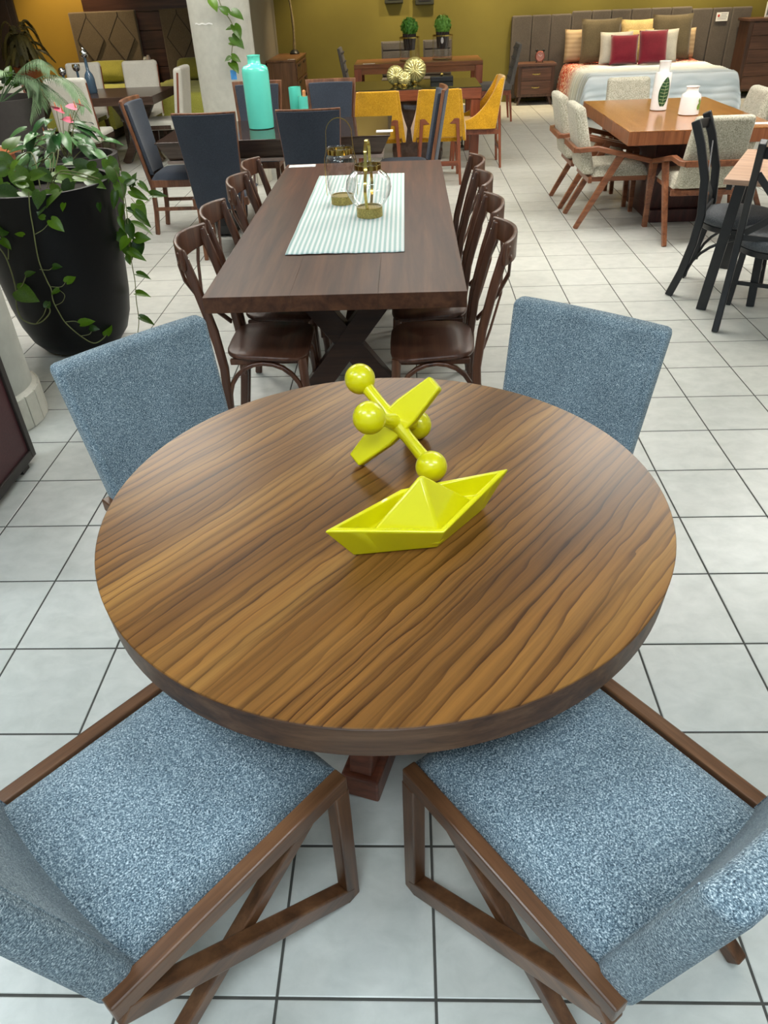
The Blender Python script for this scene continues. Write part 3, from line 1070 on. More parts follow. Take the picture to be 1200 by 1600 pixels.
# bentwood chair
def bentwood():
    t = thing('bentwood_chair', '', 'chair', (0, 0, 0), 0, 'bentwood chairs along the dark table')
    # seat, saddle shaped
    outl = []
    for k in range(28):
        a = 2 * PI * k / 28
        c, s = math.cos(a), math.sin(a)
        x = 0.200 * math.copysign(abs(c) ** 0.45, c)
        y = 0.178 * math.copysign(abs(s) ** 0.45, s)
        x *= 1 + 0.08 * (y / 0.205)
        outl.append((x, y))
    m = MB()
    rings = []
    for sc, z in ((0.94, 0.432), (0.985, 0.434), (1.0, 0.440), (0.995, 0.449), (0.96, 0.454), (0.6, 0.449), (0.25, 0.447)):
        rings.append([m.b.verts.new((x * sc, y * sc - 0.025, z + 0.010 * (y / 0.2) * (1 if z > 0.43 else 1) * -0.4 - 0.012 * max(0, y / 0.205) ** 2 * (x / 0.2) ** 2)) for x, y in outl])
    for A, B in zip(rings, rings[1:]):
        for k in range(28):
            m._f([A[k], A[(k + 1) % 28], B[(k + 1) % 28], B[k]])
    m._f(rings[0][::-1])
    m._f(rings[-1])
    m.done('seat', 'bent_seat', t, smooth=50)
    m = MB()
    m.sweep([(-0.165, -0.18, 0.42), (-0.165, 0.11, 0.42), (0.165, 0.11, 0.42), (0.165, -0.18, 0.42)], 0.02, 0.026)
    m.done('seat_frame', 'bent', t, smooth=0, bevel=0.004)
    for s in (-1, 1):
        m = MB()
        pts = [(s * 0.185, -0.245, 0.0), (s * 0.186, -0.215, 0.2), (s * 0.186, -0.205, 0.40), (s * 0.183, -0.222, 0.56), (s * 0.178, -0.262, 0.74), (s * 0.172, -0.302, 0.885)]
        m.sweep(pts, 0.030, 0.036, up=(0, 1, 0), ws=[0.026, 0.030, 0.032, 0.030, 0.028, 0.026])
        m.done('rear_post', 'bent', t, smooth=40, bevel=0.008, seg=3)
        m = MB()
        m.tube([(s * 0.188, 0.150, 0.0), (s * 0.182, 0.138, 0.2), (s * 0.172, 0.125, 0.435)], [0.014, 0.018, 0.02], 12)
        m.done('front_leg', 'bent', t)
        # side arch
        m = MB()
        pts = []
        for k in range(13):
            a = PI * k / 12
            pts.append((s * 0.178, -0.04 - 0.165 * math.cos(a), 0.20 + 0.215 * math.sin(a) ** 0.8))
        m.sweep(pts, 0.018, 0.024, up=(1, 0, 0))
        m.done('arch_brace', 'bent', t, smooth=50, bevel=0.005)
        # crossed back slat
        m = MB()
        pts = [(s * 0.165, -0.318, 0.84), (s * 0.12, -0.322, 0.76), (0.0, -0.305 - 0.006 * s, 0.64), (-s * 0.11, -0.262, 0.53), (-s * 0.165, -0.232, 0.47)]
        m.sweep(pts, 0.010, 0.022, up=(0, 1, 0), ws=[0.022] * 5, ds=[0.010] * 5)
        m.done('crossed_slat', 'bent', t, smooth=50, bevel=0.003)
    m = MB()
    pts = []
    for k in range(13):
        a = PI * k / 12
        pts.append((-0.165 * math.cos(a), 0.128, 0.20 + 0.215 * math.sin(a) ** 0.8))
    m.sweep(pts, 0.018, 0.024, up=(0, 1, 0))
    m.done('arch_brace', 'bent', t, smooth=50, bevel=0.005)
    m = MB()
    pts = []
    for k in range(17):
        u = -1 + 2 * k / 16
        pts.append((u * 0.197, -0.288 - 0.062 * (1 - abs(u) ** 2.2), 0.855))
    m.sweep(pts, 0.016, 0.085, ds=[0.085 + 0.02 * (1 - abs(-1 + 2 * k / 16)) for k in range(17)])
    cr = m.done('crest_rail', 'bent', t, smooth=50, bevel=0.005)
    for s in (-1, 1):
        m = MB()
        m.sphere((s * 0.172, -0.278, 0.852), 0.006, 8, 6)
        m.done('rivet', 'chrome', cr)
    return t


proto = bentwood()
names = ['nearest', 'second', 'third', 'farthest']
RY = [3.02, 3.47, 3.98, 4.42]
LY = [3.06, 3.50, 4.10, 4.52]
first = True
for i in range(4):
    for sd, ys in (('right', RY), ('left', LY)):
        if sd == 'right':
            loc, rz = (0.035, ys[i], 0), face(-1, 0)
        else:
            loc, rz = (-0.615, ys[i], 0), face(1, 0)
        lab = '%s bentwood cross-back chair on the %s side of the long dark table' % (names[i], sd)
        if i == 3:
            lab = 'farthest bentwood cross-back chair on the %s side of the long dark table' % sd
        if first:
            proto.location = loc
            proto.rotation_euler = (0, 0, rz)
            proto['label'] = lab
            first = False
        else:
            dup(proto, loc, rz, lab)

# lanterns
l1, l2 = at(536, 319, TH), at(578, 339, TH)
t = thing('lantern', 'tall straight glass lantern with brass collar and hoop handle on the runner', 'lantern', (l1.x, l1.y, TH + 0.0055))
mb = MB()
prof = [(0.056, 0.03), (0.066, 0.05), (0.074, 0.085), (0.076, 0.18), (0.075, 0.208), (0.068, 0.225), (0.062, 0.234), (0.063, 0.262), (0.066, 0.268)]
mb.lathe(prof, 32, cap0=False, cap1=False)
mb.done('glass_jar', 'glass', t, smooth=60)
mb = MB()
mb.lathe([(0.060, 0.0), (0.060, 0.042), (0.054, 0.042), (0.054, 0.036)], 32)
mb.done('base', 'gold_dull', t)
mb = MB()
mb.lathe([(0.0660, 0.238), (0.0660, 0.260), (0.0640, 0.260), (0.0640, 0.238)], 32, cap0=False, cap1=False)
mb.done('collar', 'gold', t)
mb = MB()
pts = [(-0.080, 0, 0.04), (-0.081, 0, 0.18), (-0.080, 0, 0.215), (-0.070, 0, 0.25), (-0.066, 0, 0.30)]
for k in range(1, 12):
    a = PI - PI * k / 12
    pts.append((0.066 * math.cos(a), 0, 0.325 + 0.075 * math.sin(a)))
pts += [(0.066, 0, 0.30), (0.070, 0, 0.25), (0.080, 0, 0.215), (0.081, 0, 0.18), (0.080, 0, 0.04)]
mb.sweep(pts, 0.009, 0.003, up=(0, 1, 0), ws=[0.003] * len(pts), ds=[0.009] * len(pts))
mb.done('handle', 'gold', t, smooth=60)

t = thing('lantern', 'round bellied glass lantern with brass collar and strap handle on the runner', 'lantern', (l2.x, l2.y, TH + 0.0062), math.radians(84))
mb = MB()
prof = [(0.058, 0.04), (0.080, 0.062), (0.103, 0.098), (0.111, 0.132), (0.106, 0.165), (0.088, 0.192), (0.068, 0.206), (0.062, 0.214), (0.062, 0.234), (0.065, 0.24)]
mb.lathe(prof, 36, cap0=False, cap1=False)
mb.done('glass_globe', 'glass', t, smooth=60)
mb = MB()
mb.lathe([(0.064, 0.0), (0.064, 0.045), (0.058, 0.045), (0.058, 0.038)], 32)
mb.done('base', 'gold_dull', t)
mb = MB()
mb.lathe([(0.0650, 0.214), (0.0650, 0.234), (0.0630, 0.234), (0.0630, 0.214)], 32, cap0=False, cap1=False)
mb.done('collar', 'gold', t)
mb = MB()
pts = [(-0.066, 0, 0.045), (-0.092, 0, 0.072), (-0.116, 0, 0.132), (-0.098, 0, 0.188), (-0.070, 0, 0.212), (-0.066, 0, 0.25)]
for k in range(1, 12):
    a = PI - PI * k / 12
    pts.append((0.066 * math.cos(a), 0, 0.275 + 0.066 * math.sin(a)))
pts += [(0.066, 0, 0.25), (0.070, 0, 0.212), (0.098, 0, 0.188), (0.116, 0, 0.132), (0.092, 0, 0.072), (0.066, 0, 0.045)]
mb.sweep(pts, 0.014, 0.003, up=(0, 1, 0), ws=[0.003] * len(pts), ds=[0.014] * len(pts))
mb.done('handle', 'gold', t, smooth=60)


def card(label, p, w, d, rz=0.0):
    t = thing('price_card', label, 'card', (p[0], p[1], p[2]), rz)
    m = MB()
    m.box(-w / 2, -d / 2, 0.0, w / 2, d / 2, 0.003)
    m.done('paper', 'paper', t, smooth=0)
    for k in range(3):
        m = MB()
        m.box(-w * 0.4, -d * 0.3 + k * d * 0.24, 0.003, w * (0.4 - 0.12 * k), -d * 0.3 + k * d * 0.24 + d * 0.05, 0.0034)
        m.done('print_line', 'greyink', t, smooth=0)
    return t


pc = at(473, 259, TH)
card('white price card at the far left corner of the long dark table', (pc.x, pc.y - 0.02, TH + 0.0005), 0.17, 0.07, 0.05)

# ================================================================== NAVY CHAIR SET
t = thing('dining_table', 'espresso dining table with tinted glass top, among the navy chairs', 'table', (-1.07, 6.7, 0))
TW, TD = 0.91, 0.5
mb = MB()
mb.box(-TW, -TD, TH - 0.012, TW, TD, TH)
mb.done('glass_top', 'black_glass', t, smooth=0, bevel=0.003)
mb = MB()
ptop = [(-TW + 0.01, -TD + 0.01), (TW - 0.01, -TD + 0.01), (-TW + 0.01, TD - 0.01), (TW - 0.01, TD - 0.01)]
pbot = [(x * 0.93, y * 0.86) for x, y in ptop]
mb.hexa([(x, y, TH - 0.14) for x, y in pbot] + [(x, y, TH - 0.013) for x, y in ptop])
mb.done('apron', 'espresso', t, smooth=0, bevel=0.003)
mb = MB()
mb.box(-TW * 0.935, -TD * 0.88, TH - 0.165, TW * 0.935, TD * 0.88, TH - 0.141)
mb.done('lower_lip', 'lip', t, smooth=0, bevel=0.003)
for s in (-1, 1):
    mb = MB()
    pts = [(s * 0.5, -0.34, TH - 0.17), (s * 0.5, -0.34, 0.10), (s * 0.5, -0.30, 0.03), (s * 0.5, -0.25, 0.02), (s * 0.5, 0.25, 0.02), (s * 0.5, 0.30, 0.03), (s * 0.5, 0.34, 0.10), (s * 0.5, 0.34, TH - 0.17)]
    mb.sweep(pts, 0.04, 0.14, up=(1, 0, 0))
    mb.done('sled_leg', 'blackmetal', t, smooth=0, bevel=0.004)


def navy_chair():
    t = thing('dining_chair', '', 'chair', (0, 0, 0), 0, 'navy chairs round the espresso table')
    m = MB()
    slab(m, 0.36, 0.45, 0.028, 0.026, 0.36, 1.02, -0.20, -0.305, 0.035, 10, 6)
    m.done('back_frame', 'navy_wood', t, smooth=50, bevel=0.004)
    m = MB()
    slab(m, 0.31, 0.395, 0.034, 0.03, 0.47, 0.995, -0.194, -0.278, 0.035, 10, 6)
    m.done('back_cushion', 'navy', t, smooth=60, bevel=0.008, seg=3)
    m = MB()
    slab(m, 0.352, 0.440, 0.012, 0.012, 0.37, 1.008, -0.216, -0.3175, 0.035, 10, 6)
    m.done('back_cover', 'navy', t, smooth=60, bevel=0.003)
    m = MB()

    def sf(u, v):
        x, y = u * 2 - 1, v * 2 - 1
        k = max(0, (1 - x ** 6) * (1 - y ** 6))
        return V((x * 0.22 * (0.93 + 0.07 * v), y * 0.215 + 0.01, 0.44 + 0.055 * k ** 0.6))
    m.grid(sf, 14, 14)
    m.done('seat', 'navy', t, smooth=60)
    m = MB()
    m.box(-0.21, -0.2, 0.385, 0.21, 0.22, 0.442)
    m.done('apron', 'navy_wood', t, smooth=0, bevel=0.004)
    for s in (-1, 1):
        m = MB()
        m.sweep([(s * 0.165, -0.245, 0.0), (s * 0.165, -0.218, 0.18), (s * 0.165, -0.203, 0.40)], 0.034, 0.036, up=(0, 1, 0), ws=[0.028, 0.032, 0.034])
        m.done('rear_leg', 'navy_wood', t, smooth=40, bevel=0.004)
        m = MB()
        m.beam((s * 0.19, 0.195, 0.39), (s * 0.19, 0.195, 0.0), 0.036, 0.036, up=(0, 1, 0), w1=0.026, d1=0.026)
        m.done('front_leg', 'navy_wood', t, smooth=0, bevel=0.004)
        m = MB()
        m.beam((s * 0.178, -0.215, 0.21), (s * 0.178, 0.195, 0.21), 0.018, 0.028)
        m.done('stretcher', 'navy_wood', t, smooth=0, bevel=0.003)
    return t


p = navy_chair()
NAVY = [((-1.955, 6.68, 0), face(1, 0), 'navy chair with brown frame at the left end of the espresso table'),
        ((-1.435, 5.985, 0), face(0, 1), 'navy chair seen from behind, left of the turquoise vase'),
        ((-0.71, 5.985, 0), face(0, 1), 'navy chair seen from behind, just left of the lanterns'),
        ((-1.385, 7.33, 0), face(0, -1), 'navy chair facing us beyond the espresso table, behind the tall turquoise vase'),
        ((-0.71, 7.28, 0), face(0, -1), 'navy chair facing us beyond the espresso table, beside the mustard chairs'),
        ((-0.055, 6.69, 0), face(-1, 0), 'navy chair seen edge-on at the right end of the espresso table')]
for i, (loc, rz, lab) in enumerate(NAVY):
    if i == 0:
        p.location, p.rotation_euler, p['label'] = loc, (0, 0, rz), lab
    else:
        dup(p, loc, rz, lab)

# vases
q = at(409, 200, TH)
mb = MB()
prof = [(0.09, 0.0), (0.103, 0.006), (0.105, 0.05), (0.106, 0.40), (0.102, 0.425), (0.088, 0.442), (0.060, 0.450), (0.051, 0.456), (0.050, 0.50), (0.055, 0.512), (0.047, 0.514), (0.043, 0.48)]
mb.lathe(prof, 40)
o = mb.done('vase', 'turq', smooth=60)
o.location = (q.x, q.y, TH)
o.data.materials[0] = M['turq']
tag(o, 'tall turquoise ceramic bottle vase on the espresso table', 'vase')
q = at(463, 170, TH)
q2 = at(474, 172, TH)
for (qq, h, r, lab) in ((atY(463, 168, 7.08), 0.255, 0.052, 'taller of the two small turquoise tube vases'), (atY(474.5, 168, 6.985), 0.195, 0.040, 'shorter of the two small turquoise tube vases, holding a peach candle')):
    t = thing('candle_holder', lab, 'vase', (qq.x, qq.y, TH))
    mb = MB()
    mb.lathe([(r, 0.0), (r, h), (r * 0.82, h), (r * 0.82, h * 0.8)], 28)
    mb.done('tube', 'turq', t)
    if h < 0.22:
        mb = MB()
        mb.lathe([(0.014, h * 0.8), (0.014, h + 0.035), (0.004, h + 0.045)], 12, (0.01, 0.02, 0))
        mb.done('candle', 'candle', t)
q = at(601, 205, TH)
card('white price card at the right end of the espresso table', (q.x, q.y, TH + 0.0005), 0.13, 0.09, 0.0)

# ================================================================== MUSTARD CHAIRS AND THEIR TABLE
t = thing('dining_table', 'red-brown table with dark mirrored top behind the mustard chairs', 'table', (0.03, 9.55, 0))
mb = MB()
mb.box(-0.75, -0.46, TH - 0.008, 0.75, 0.46, TH)
mb.done('mirror_top', 'green_glass', t, smooth=0, bevel=0.002)
mb = MB()
mb.box(-0.75, -0.46, TH - 0.115, 0.75, 0.46, TH - 0.009)
mb.done('apron', 'redbrown_x', t, smooth=0, bevel=0.004)
for sx in (-1, 1):
    for sy in (-1, 1):
        mb = MB()
        mb.box(sx * 0.69 - 0.05, sy * 0.40 - 0.05, 0, sx * 0.69 + 0.05, sy * 0.40 + 0.05, TH - 0.116)
        mb.done('leg', 'redbrown', t, smooth=0, bevel=0.004)
mb = MB()


def wrap_f(u, v):
    a = 2 * PI * u
    r = 1 + 0.03 * math.sin(7 * a + 9 * v) + 0.02 * math.sin(23 * v + 3 * a)
    c, s = math.cos(a), math.sin(a)
    return V((0.29 * math.copysign(abs(c) ** 0.4, c) * r, 0.24 * math.copysign(abs(s) ** 0.4, s) * r, 0.62 * v))


mb.grid(wrap_f, 40, 24, True)
o = mb.done('wrapped_carton', 'wrap', smooth=50)
o.location = (0.09, 9.56, 0)
tag(o, 'dark brown carton wrapped in shiny film under the mirrored table', 'carton')


def mustard_chair():
    t = thing('dining_chair', '', 'chair', (0, 0, 0), 0, 'mustard velvet chairs')
    m = MB()
    slab(m, 0.46, 0.375, 0.06, 0.035, 0.43, 0.86, -0.205, -0.285, 0.03, 10, 8)
    m.done('backrest', 'mustard', t, smooth=60, bevel=0.014, seg=3)
    m = MB()

    def sf(u, v):
        x, y = u * 2 - 1, v * 2 - 1
        k = max(0, (1 - x ** 8) * (1 - y ** 8))
        return V((x * 0.225, y * 0.225 + 0.03, 0.42 + 0.05 * k ** 0.5))
    m.grid(sf, 12, 12)
    m.done('seat', 'mustard', t, smooth=60)
    m = MB()
    m.box(-0.225, -0.2, 0.385, 0.225, 0.255, 0.425)
    m.done('seat_base', 'mustard', t, smooth=0, bevel=0.01)
    for s in (-1, 1):
        m = MB()
        out = [(0.25, 0.395), (0.25, 0.455)]
        for k in range(9):
            f = k / 8
            out.append((0.24 - 0.50 * f, 0.465 + 0.39 * f ** 2.6))
        out += [(-0.30, 0.85), (-0.225, 0.395)]
        m.prism(out, 0.0, 0.036, lambda u, v, w, s=s: V((s * (0.20 + w + 0.046 * max(0, 1 - abs(v - 0.47) / 0.24)) - s * 0.03 * max(0, (v - 0.5) / 0.36), u, v)))
        m.done('side_wing', 'mustard', t, smooth=50, bevel=0.010, seg=3)
        m = MB()
        m.beam((s * 0.175, -0.262, 0.60), (s * 0.215, -0.30, 0.0), 0.036, 0.032, up=(0, 1, 0), w1=0.024, d1=0.024)
        m.done('rear_leg', 'redbrown', t, smooth=0, bevel=0.004)
        m = MB()
        m.beam((s * 0.19, 0.20, 0.39), (s * 0.215, 0.225, 0.0), 0.034, 0.034, up=(0, 1, 0), w1=0.024, d1=0.024)
        m.done('front_leg', 'redbrown', t, smooth=0, bevel=0.004)
        m = MB()
        m.beam((s * 0.198, -0.27, 0.36), (s * 0.198, 0.21, 0.36), 0.028, 0.05)
        m.done('seat_rail', 'redbrown_x', t, smooth=0, bevel=0.004)
    m = MB()
    m.beam((-0.18, -0.268, 0.58), (0.18, -0.268, 0.58), 0.022, 0.05)
    m.done('back_rail', 'redbrown_x', t, smooth=0, bevel=0.004)
    m = MB()
    m.beam((-0.2, -0.285, 0.20), (0.2, -0.285, 0.20), 0.022, 0.045)
    m.done('rear_stretcher', 'redbrown_x', t, smooth=0, bevel=0.004)
    return t


p = mustard_chair()
MUST = [((-0.31, 8.35, 0), face(0, 1), 'mustard velvet chair seen from behind, left of the two with their backs to us'),
        ((0.29, 8.35, 0), face(0, 1), 'mustard velvet chair seen from behind, right of the two with their backs to us'),
        ((0.69, 9.04, 0), face(-1, 0), 'mustard velvet chair seen from the side at the right end of the mirrored table')]
for i, (loc, rz, lab) in enumerate(MUST):
    if i == 0:
        p.location, p.rotation_euler, p['label'] = loc, (0, 0, rz), lab
    else:
        dup(p, loc, rz, lab)

# ribbed gold ornaments
for (x, y, r, Y, lab) in ((618, 122, 0.098, 9.42, 'ribbed pale gold disc ornament, left one of the three'), (632, 128, 0.072, 9.33, 'ribbed pale gold disc ornament, smallest and front one of the three'), (648, 115, 0.128, 9.58, 'ribbed pale gold disc ornament, largest and rear one of the three')):
    q = atY(x, y, Y)
    t = thing('disc_ornament', lab, 'ornament', (q.x, Y, TH))
    mb = MB()

    def df(u, v, r=r):
        a = 2 * PI * u
        f = v * PI
        rr = r * math.sin(f) * (1 + 0.012 * math.cos(18 * a) * math.sin(f))
        return V((rr * math.cos(a), -0.42 * r * math.cos(f) * (1 + 0.14 * math.cos(18 * a) * math.sin(f)), r + rr * math.sin(a) + 0.006))
    mb.grid(df, 72, 12, True)
    mb.done('ribbed_disc', 'shell', t, smooth=50)
    mb = MB()
    mb.lathe([(0.035, 0.0), (0.035, 0.008), (0.012, 0.012)], 16)
    mb.done('foot', 'gold', t)
q = atY(690, 128, 9.75)
t = thing('candle_stand', 'small black tray with a gold ball on the mirrored table', 'ornament', (q.x, q.y, TH))
mb = MB()
mb.box(-0.13, -0.06, 0, 0.13, 0.06, 0.05)
mb.done('tray', 'blackmetal', t, smooth=0, bevel=0.006)
mb = MB()
mb.sphere((0, -0.02, 0.068), 0.02, 12, 8)
mb.done('ball', 'gold', t)
# price sign under the table
q = atY(723, 178, 10.15)
t = thing('price_sign', 'white price sign with black figures behind the table leg', 'sign', (q.x, 10.15, 0.0))
mb = MB()
mb.box(-0.10, -0.004, 0.26, 0.12, 0.004, 0.46)
mb.done('board', 'paper', t, smooth=0)
mb = MB()
mb.beam((0, 0.006, 0.0), (0, 0.006, 0.30), 0.02, 0.008, up=(0, 1, 0))
mb.lathe([(0.07, 0.0), (0.07, 0.01)], 16)
mb.done('stand', 'blackmetal', t, smooth=0)


def text_mesh(body, size, mat, parent, loc, rot, name='lettering', depth=0.0008):
    cu = bpy.data.curves.new(name, 'FONT')
    cu.body = body
    cu.size = size
    cu.extrude = depth
    cu.align_x = 'CENTER'
    cu.align_y = 'CENTER'
    tmp = bpy.data.objects.new(name, cu)
    COL.objects.link(tmp)
    dg = bpy.context.evaluated_depsgraph_get()
    me = bpy.data.meshes.new_from_object(tmp.evaluated_get(dg))
    bpy.data.objects.remove(tmp)
    me.materials.clear()
    me.materials.append(M[mat])
    o = bpy.data.objects.new(name, me)
    COL.objects.link(o)
    o.parent = parent
    o.location = loc
    o.rotation_euler = rot
    return o


text_mesh('15', 0.12, 'darkink', t, (0.02, -0.005, 0.345), (PI / 2, 0, 0))

# ================================================================== BACK TABLE, GREY CHAIRS, BOXWOODS
BT = (0.145, 12.66)
t = thing('dining_table', 'brown wooden table with thick square legs before the olive wall', 'table', (BT[0], BT[1], 0))
mb = MB()
mb.box(-0.92, -0.45, TH - 0.05, 0.92, 0.45, TH)
mb.done('tabletop', 'tablewood', t, smooth=0, bevel=0.003)
mb = MB()
mb.box(-0.815, -0.44, TH - 0.125, 0.815, 0.44, TH - 0.051)
mb.done('apron', 'tablewood', t, smooth=0, bevel=0.003)
for s in (-1, 1):
    for e in (-1, 1):
        mb = MB()
        mb.box(s * 0.868 - 0.052, e * 0.398 - 0.052, 0, s * 0.868 + 0.052, e * 0.398 + 0.052, TH - 0.051)
        mb.done('leg', 'redbrown', t, smooth=0, bevel=0.003)
q = at(577, 99, TH)
card('white price card at the left end of the square-legged table', (q.x, 12.32, TH + 0.0005), 0.17, 0.06)


def grey_chair(tuft):
    t = thing('dining_chair', '', 'chair', (0, 0, 0), 0, 'grey chairs round the square-legged table')
    m = MB()
    slab(m, 0.43, 0.45, 0.06, 0.04, 0.46, 0.955, -0.20, -0.30, 0.0, 4, 4)
    back = m.done('backrest', 'greycloth', t, smooth=50, bevel=0.012, seg=3)
    for k in range(4):
        m = MB()
        v0, v1 = 0.08 + k * 0.23, 0.08 + k * 0.23 + 0.20
        if tuft:
            for j in range(4):
                v = 0.5 * (v0 + v1)
                m = MB()
                m.sphere((-0.15 + 0.1 * j, -0.20 - 0.1 * v + 0.03, 0.46 + 0.495 * v), 0.016, 8, 6)
                m.done('button', 'greycloth', back)
        else:
            slab(m, 0.40, 0.40, 0.022, 0.022, 0.46 + 0.495 * v0, 0.46 + 0.495 * v1, -0.20 - 0.1 * v0 + 0.03, -0.20 - 0.1 * v1 + 0.026, 0, 2, 2)
            m.done('channel_pad', 'greycloth', back, smooth=40, bevel=0.008, seg=2)
    m = MB()
    m.box(-0.225, -0.21, 0.40, 0.225, 0.24, 0.48)
    m.done('seat', 'greycloth', t, smooth=40, bevel=0.02, seg=3)
    m = MB()
    m.box(-0.21, -0.2, 0.34, 0.21, 0.22, 0.40)
    m.done('apron', 'redbrown_x', t, smooth=0, bevel=0.003)
    for sx in (-1, 1):
        for sy in (-1, 1):
            m = MB()
            m.beam((sx * 0.19, sy * 0.19, 0.35), (sx * 0.195, sy * 0.2 - (0.03 if sy < 0 else 0), 0), 0.036, 0.036, up=(0, 1, 0), w1=0.026, d1=0.026)
            m.done('leg', 'redbrown', t, smooth=0, bevel=0.003)
    return t


g = grey_chair(False)
g.location, g.rotation_euler, g['label'] = (-0.19, 13.28, 0), (0, 0, face(0, -1)), 'grey chair against the olive wall behind the left boxwood'
dup(g, (0.465, 13.28, 0), face(0, -1), 'grey chair against the olive wall behind the right boxwood')
g = grey_chair(True)
g.location, g.rotation_euler, g['label'] = (1.255, 12.2, 0), (0, 0, face(-1, 0)), 'grey buttoned chair at the right end of the square-legged table, near the nightstand'
dup(g, (-0.70, 12.62, 0), face(1, 0), 'grey chair at the left end of the square-legged table')


def boxwood(label, x, h, rb):
    t = thing('potted_boxwood', label, 'plant', (x, 12.62, TH))
    m = MB()
    m.lathe([(0.15, 0.0), (0.15, 0.012), (0.05, 0.02), (0.05, 0.024)], 28)
    m.done('stand_foot', 'glass', t)
    m = MB()
    m.lathe([(0.145, 0.012), (0.145, h)], 28, cap0=False, cap1=False)
    m.done('glass_cylinder', 'glass', t)
    m = MB()
    m.lathe([(0.149, h - 0.012), (0.149, h + 0.004), (0.141, h + 0.004), (0.141, h - 0.012)], 28, cap0=False, cap1=False)
    m.done('gold_rim', 'gold', t)
    m = MB()

    def pf(u, v):
        a = 2 * PI * u
        r = (0.072 + 0.022 * v) * (1 + 0.05 * math.cos(20 * a))
        return V((r * math.cos(a), r * math.sin(a), h - 0.16 + 0.20 * v))
    m.grid(pf, 80, 4, True)
    m.lathe([(0.001, h - 0.16), (0.072, h - 0.16)], 20, cap0=False, cap1=False)
    m.lathe([(0.09, h + 0.03), (0.001, h + 0.03)], 20, cap0=False, cap1=False)
    m.done('ribbed_pot', 'ribpot', t, smooth=50)
    m = MB()
    rr = random.Random(int(x * 100) + 5)
    cz = h + 0.03 + rb * 0.8
    m.sphere((0, 0, cz), rb * 0.82, 14, 10)
    for k in range(420):
        z = rr.uniform(-0.75, 1)
        a = rr.uniform(0, 2 * PI)
        s = math.sqrt(1 - z * z)
        n = V((s * math.cos(a), s * math.sin(a), z))
        c = V((0, 0, cz)) + n * rb * rr.uniform(0.86, 1.03)
        tx = n.cross(V((rr.uniform(-1, 1), rr.uniform(-1, 1), rr.uniform(-1, 1)))).normalized()
        ty = (n.cross(tx) + n * rr.uniform(-0.2, 0.9)).normalized()
        L = 0.034
        vs = [m.b.verts.new(c + d) for d in (tx * -L * 0.4, ty * L - tx * 0.0, tx * L * 0.4, ty * -L * 0.5)]
        m._f(vs)
    f = m.done('foliage', 'boxwood', t, smooth=0)
    f['kind'] = 'stuff'
    return t


boxwood('clipped boxwood ball in a dark ribbed pot, left of the pair', 0.025, 0.29, 0.115)
boxwood('clipped boxwood ball in a dark ribbed pot with a paper tag, right of the pair', 0.505, 0.30, 0.115)
tg = bpy.data.objects['potted_boxwood.001']
mb = MB()
mb.lathe([(0.026, 0.0), (0.026, 0.004)], 14, mat=Matrix.Translation((-0.01, -0.112, 0.24)) @ Matrix.Rotation(PI / 2, 4, 'X') @ Matrix.Diagonal((0.8, 1.5, 1, 1)))
mb.done('paper_tag', 'paper', tg, smooth=0)

# two dark frames at the top of the olive wall
for x0, x1, y, lab in ((601, 630, 6, 'left of the two dark frames hanging on the olive wall'), (649, 678, 8, 'right of the two dark frames hanging on the olive wall')):
    a, b = atY(x0, y, WB - 0.05), atY(x1, y, WB - 0.05)
    t = thing('wall_frame', lab, 'picture', ((a.x + b.x) / 2, WB, a.z))
    w = (b.x - a.x) / 2
    mb = MB()
    mb.box(-w, -0.07, 0, w, -0.001, 0.5)
    mb.done('frame', 'darkframe', t, smooth=0, bevel=0.01)
    mb = MB()
    mb.box(-w + 0.05, -0.076, 0.05, w - 0.05, -0.071, 0.45)
    mb.done('picture_panel', 'blackwood', t, smooth=0)

# ================================================================== BED AND BEDROOM FURNITURE
HB = 14.0
edges_px = [801, 833, 863, 895, 925.5, 956, 987, 1018, 1049, 1082, 1115, 1146, 1177.5]
xs = [1.665, 1.98, 2.28, 2.603, 2.91, 3.215, 3.525, 3.835, 4.145, 4.467, 4.79, 5.09, 5.402]
t = thing('headboard', 'wide grey upholstered headboard of upright padded panels along the olive wall', 'headboard', ((xs[0] + xs[-1]) / 2, HB, 0))
mx = (xs[0] + xs[-1]) / 2
mb = MB()
mb.box(xs[0] - mx, 0.055, 0.05, xs[-1] - mx, 0.10, 1.19)
mb.done('backing', 'seam', t, smooth=0)
for i in range(12):
    top = 1.235 if 3 <= i < 9 else 1.205
    yo = 0.0 if 3 <= i < 9 else 0.012
    mb = MB()
    mb.box(xs[i] - mx + 0.004, yo - 0.02, 0.06, xs[i + 1] - mx - 0.004, 0.07, top)
    mb.done('padded_panel', 'headboard', t, smooth=40, bevel=0.022, seg=3)
q = atY(1128.5, 26, HB - 0.03)
t = thing('notice', 'white paper notice with red emblem pinned to the grey headboard', 'sign', (q.x, HB - 0.024, q.z))
mb = MB()
mb.box(-0.092, -0.003, -0.058, 0.092, 0.0, 0.058)
mb.done('paper', 'paper', t, smooth=0)
mb = MB()
mb.lathe([(0.018, 0), (0.018, 0.001)], 14, mat=Matrix.Translation((-0.055, -0.003, 0.014)) @ Matrix.Rotation(PI / 2, 4, 'X'))
mb.done('emblem', 'redink', t, smooth=0)
for k in range(4):
    mb = MB()
    mb.box(-0.02 if k < 2 else -0.07, -0.0042, 0.034 - k * 0.022, 0.075 - 0.01 * (k % 2), -0.003, 0.040 - k * 0.022)
    mb.done('print_line', 'greyink', t, smooth=0)

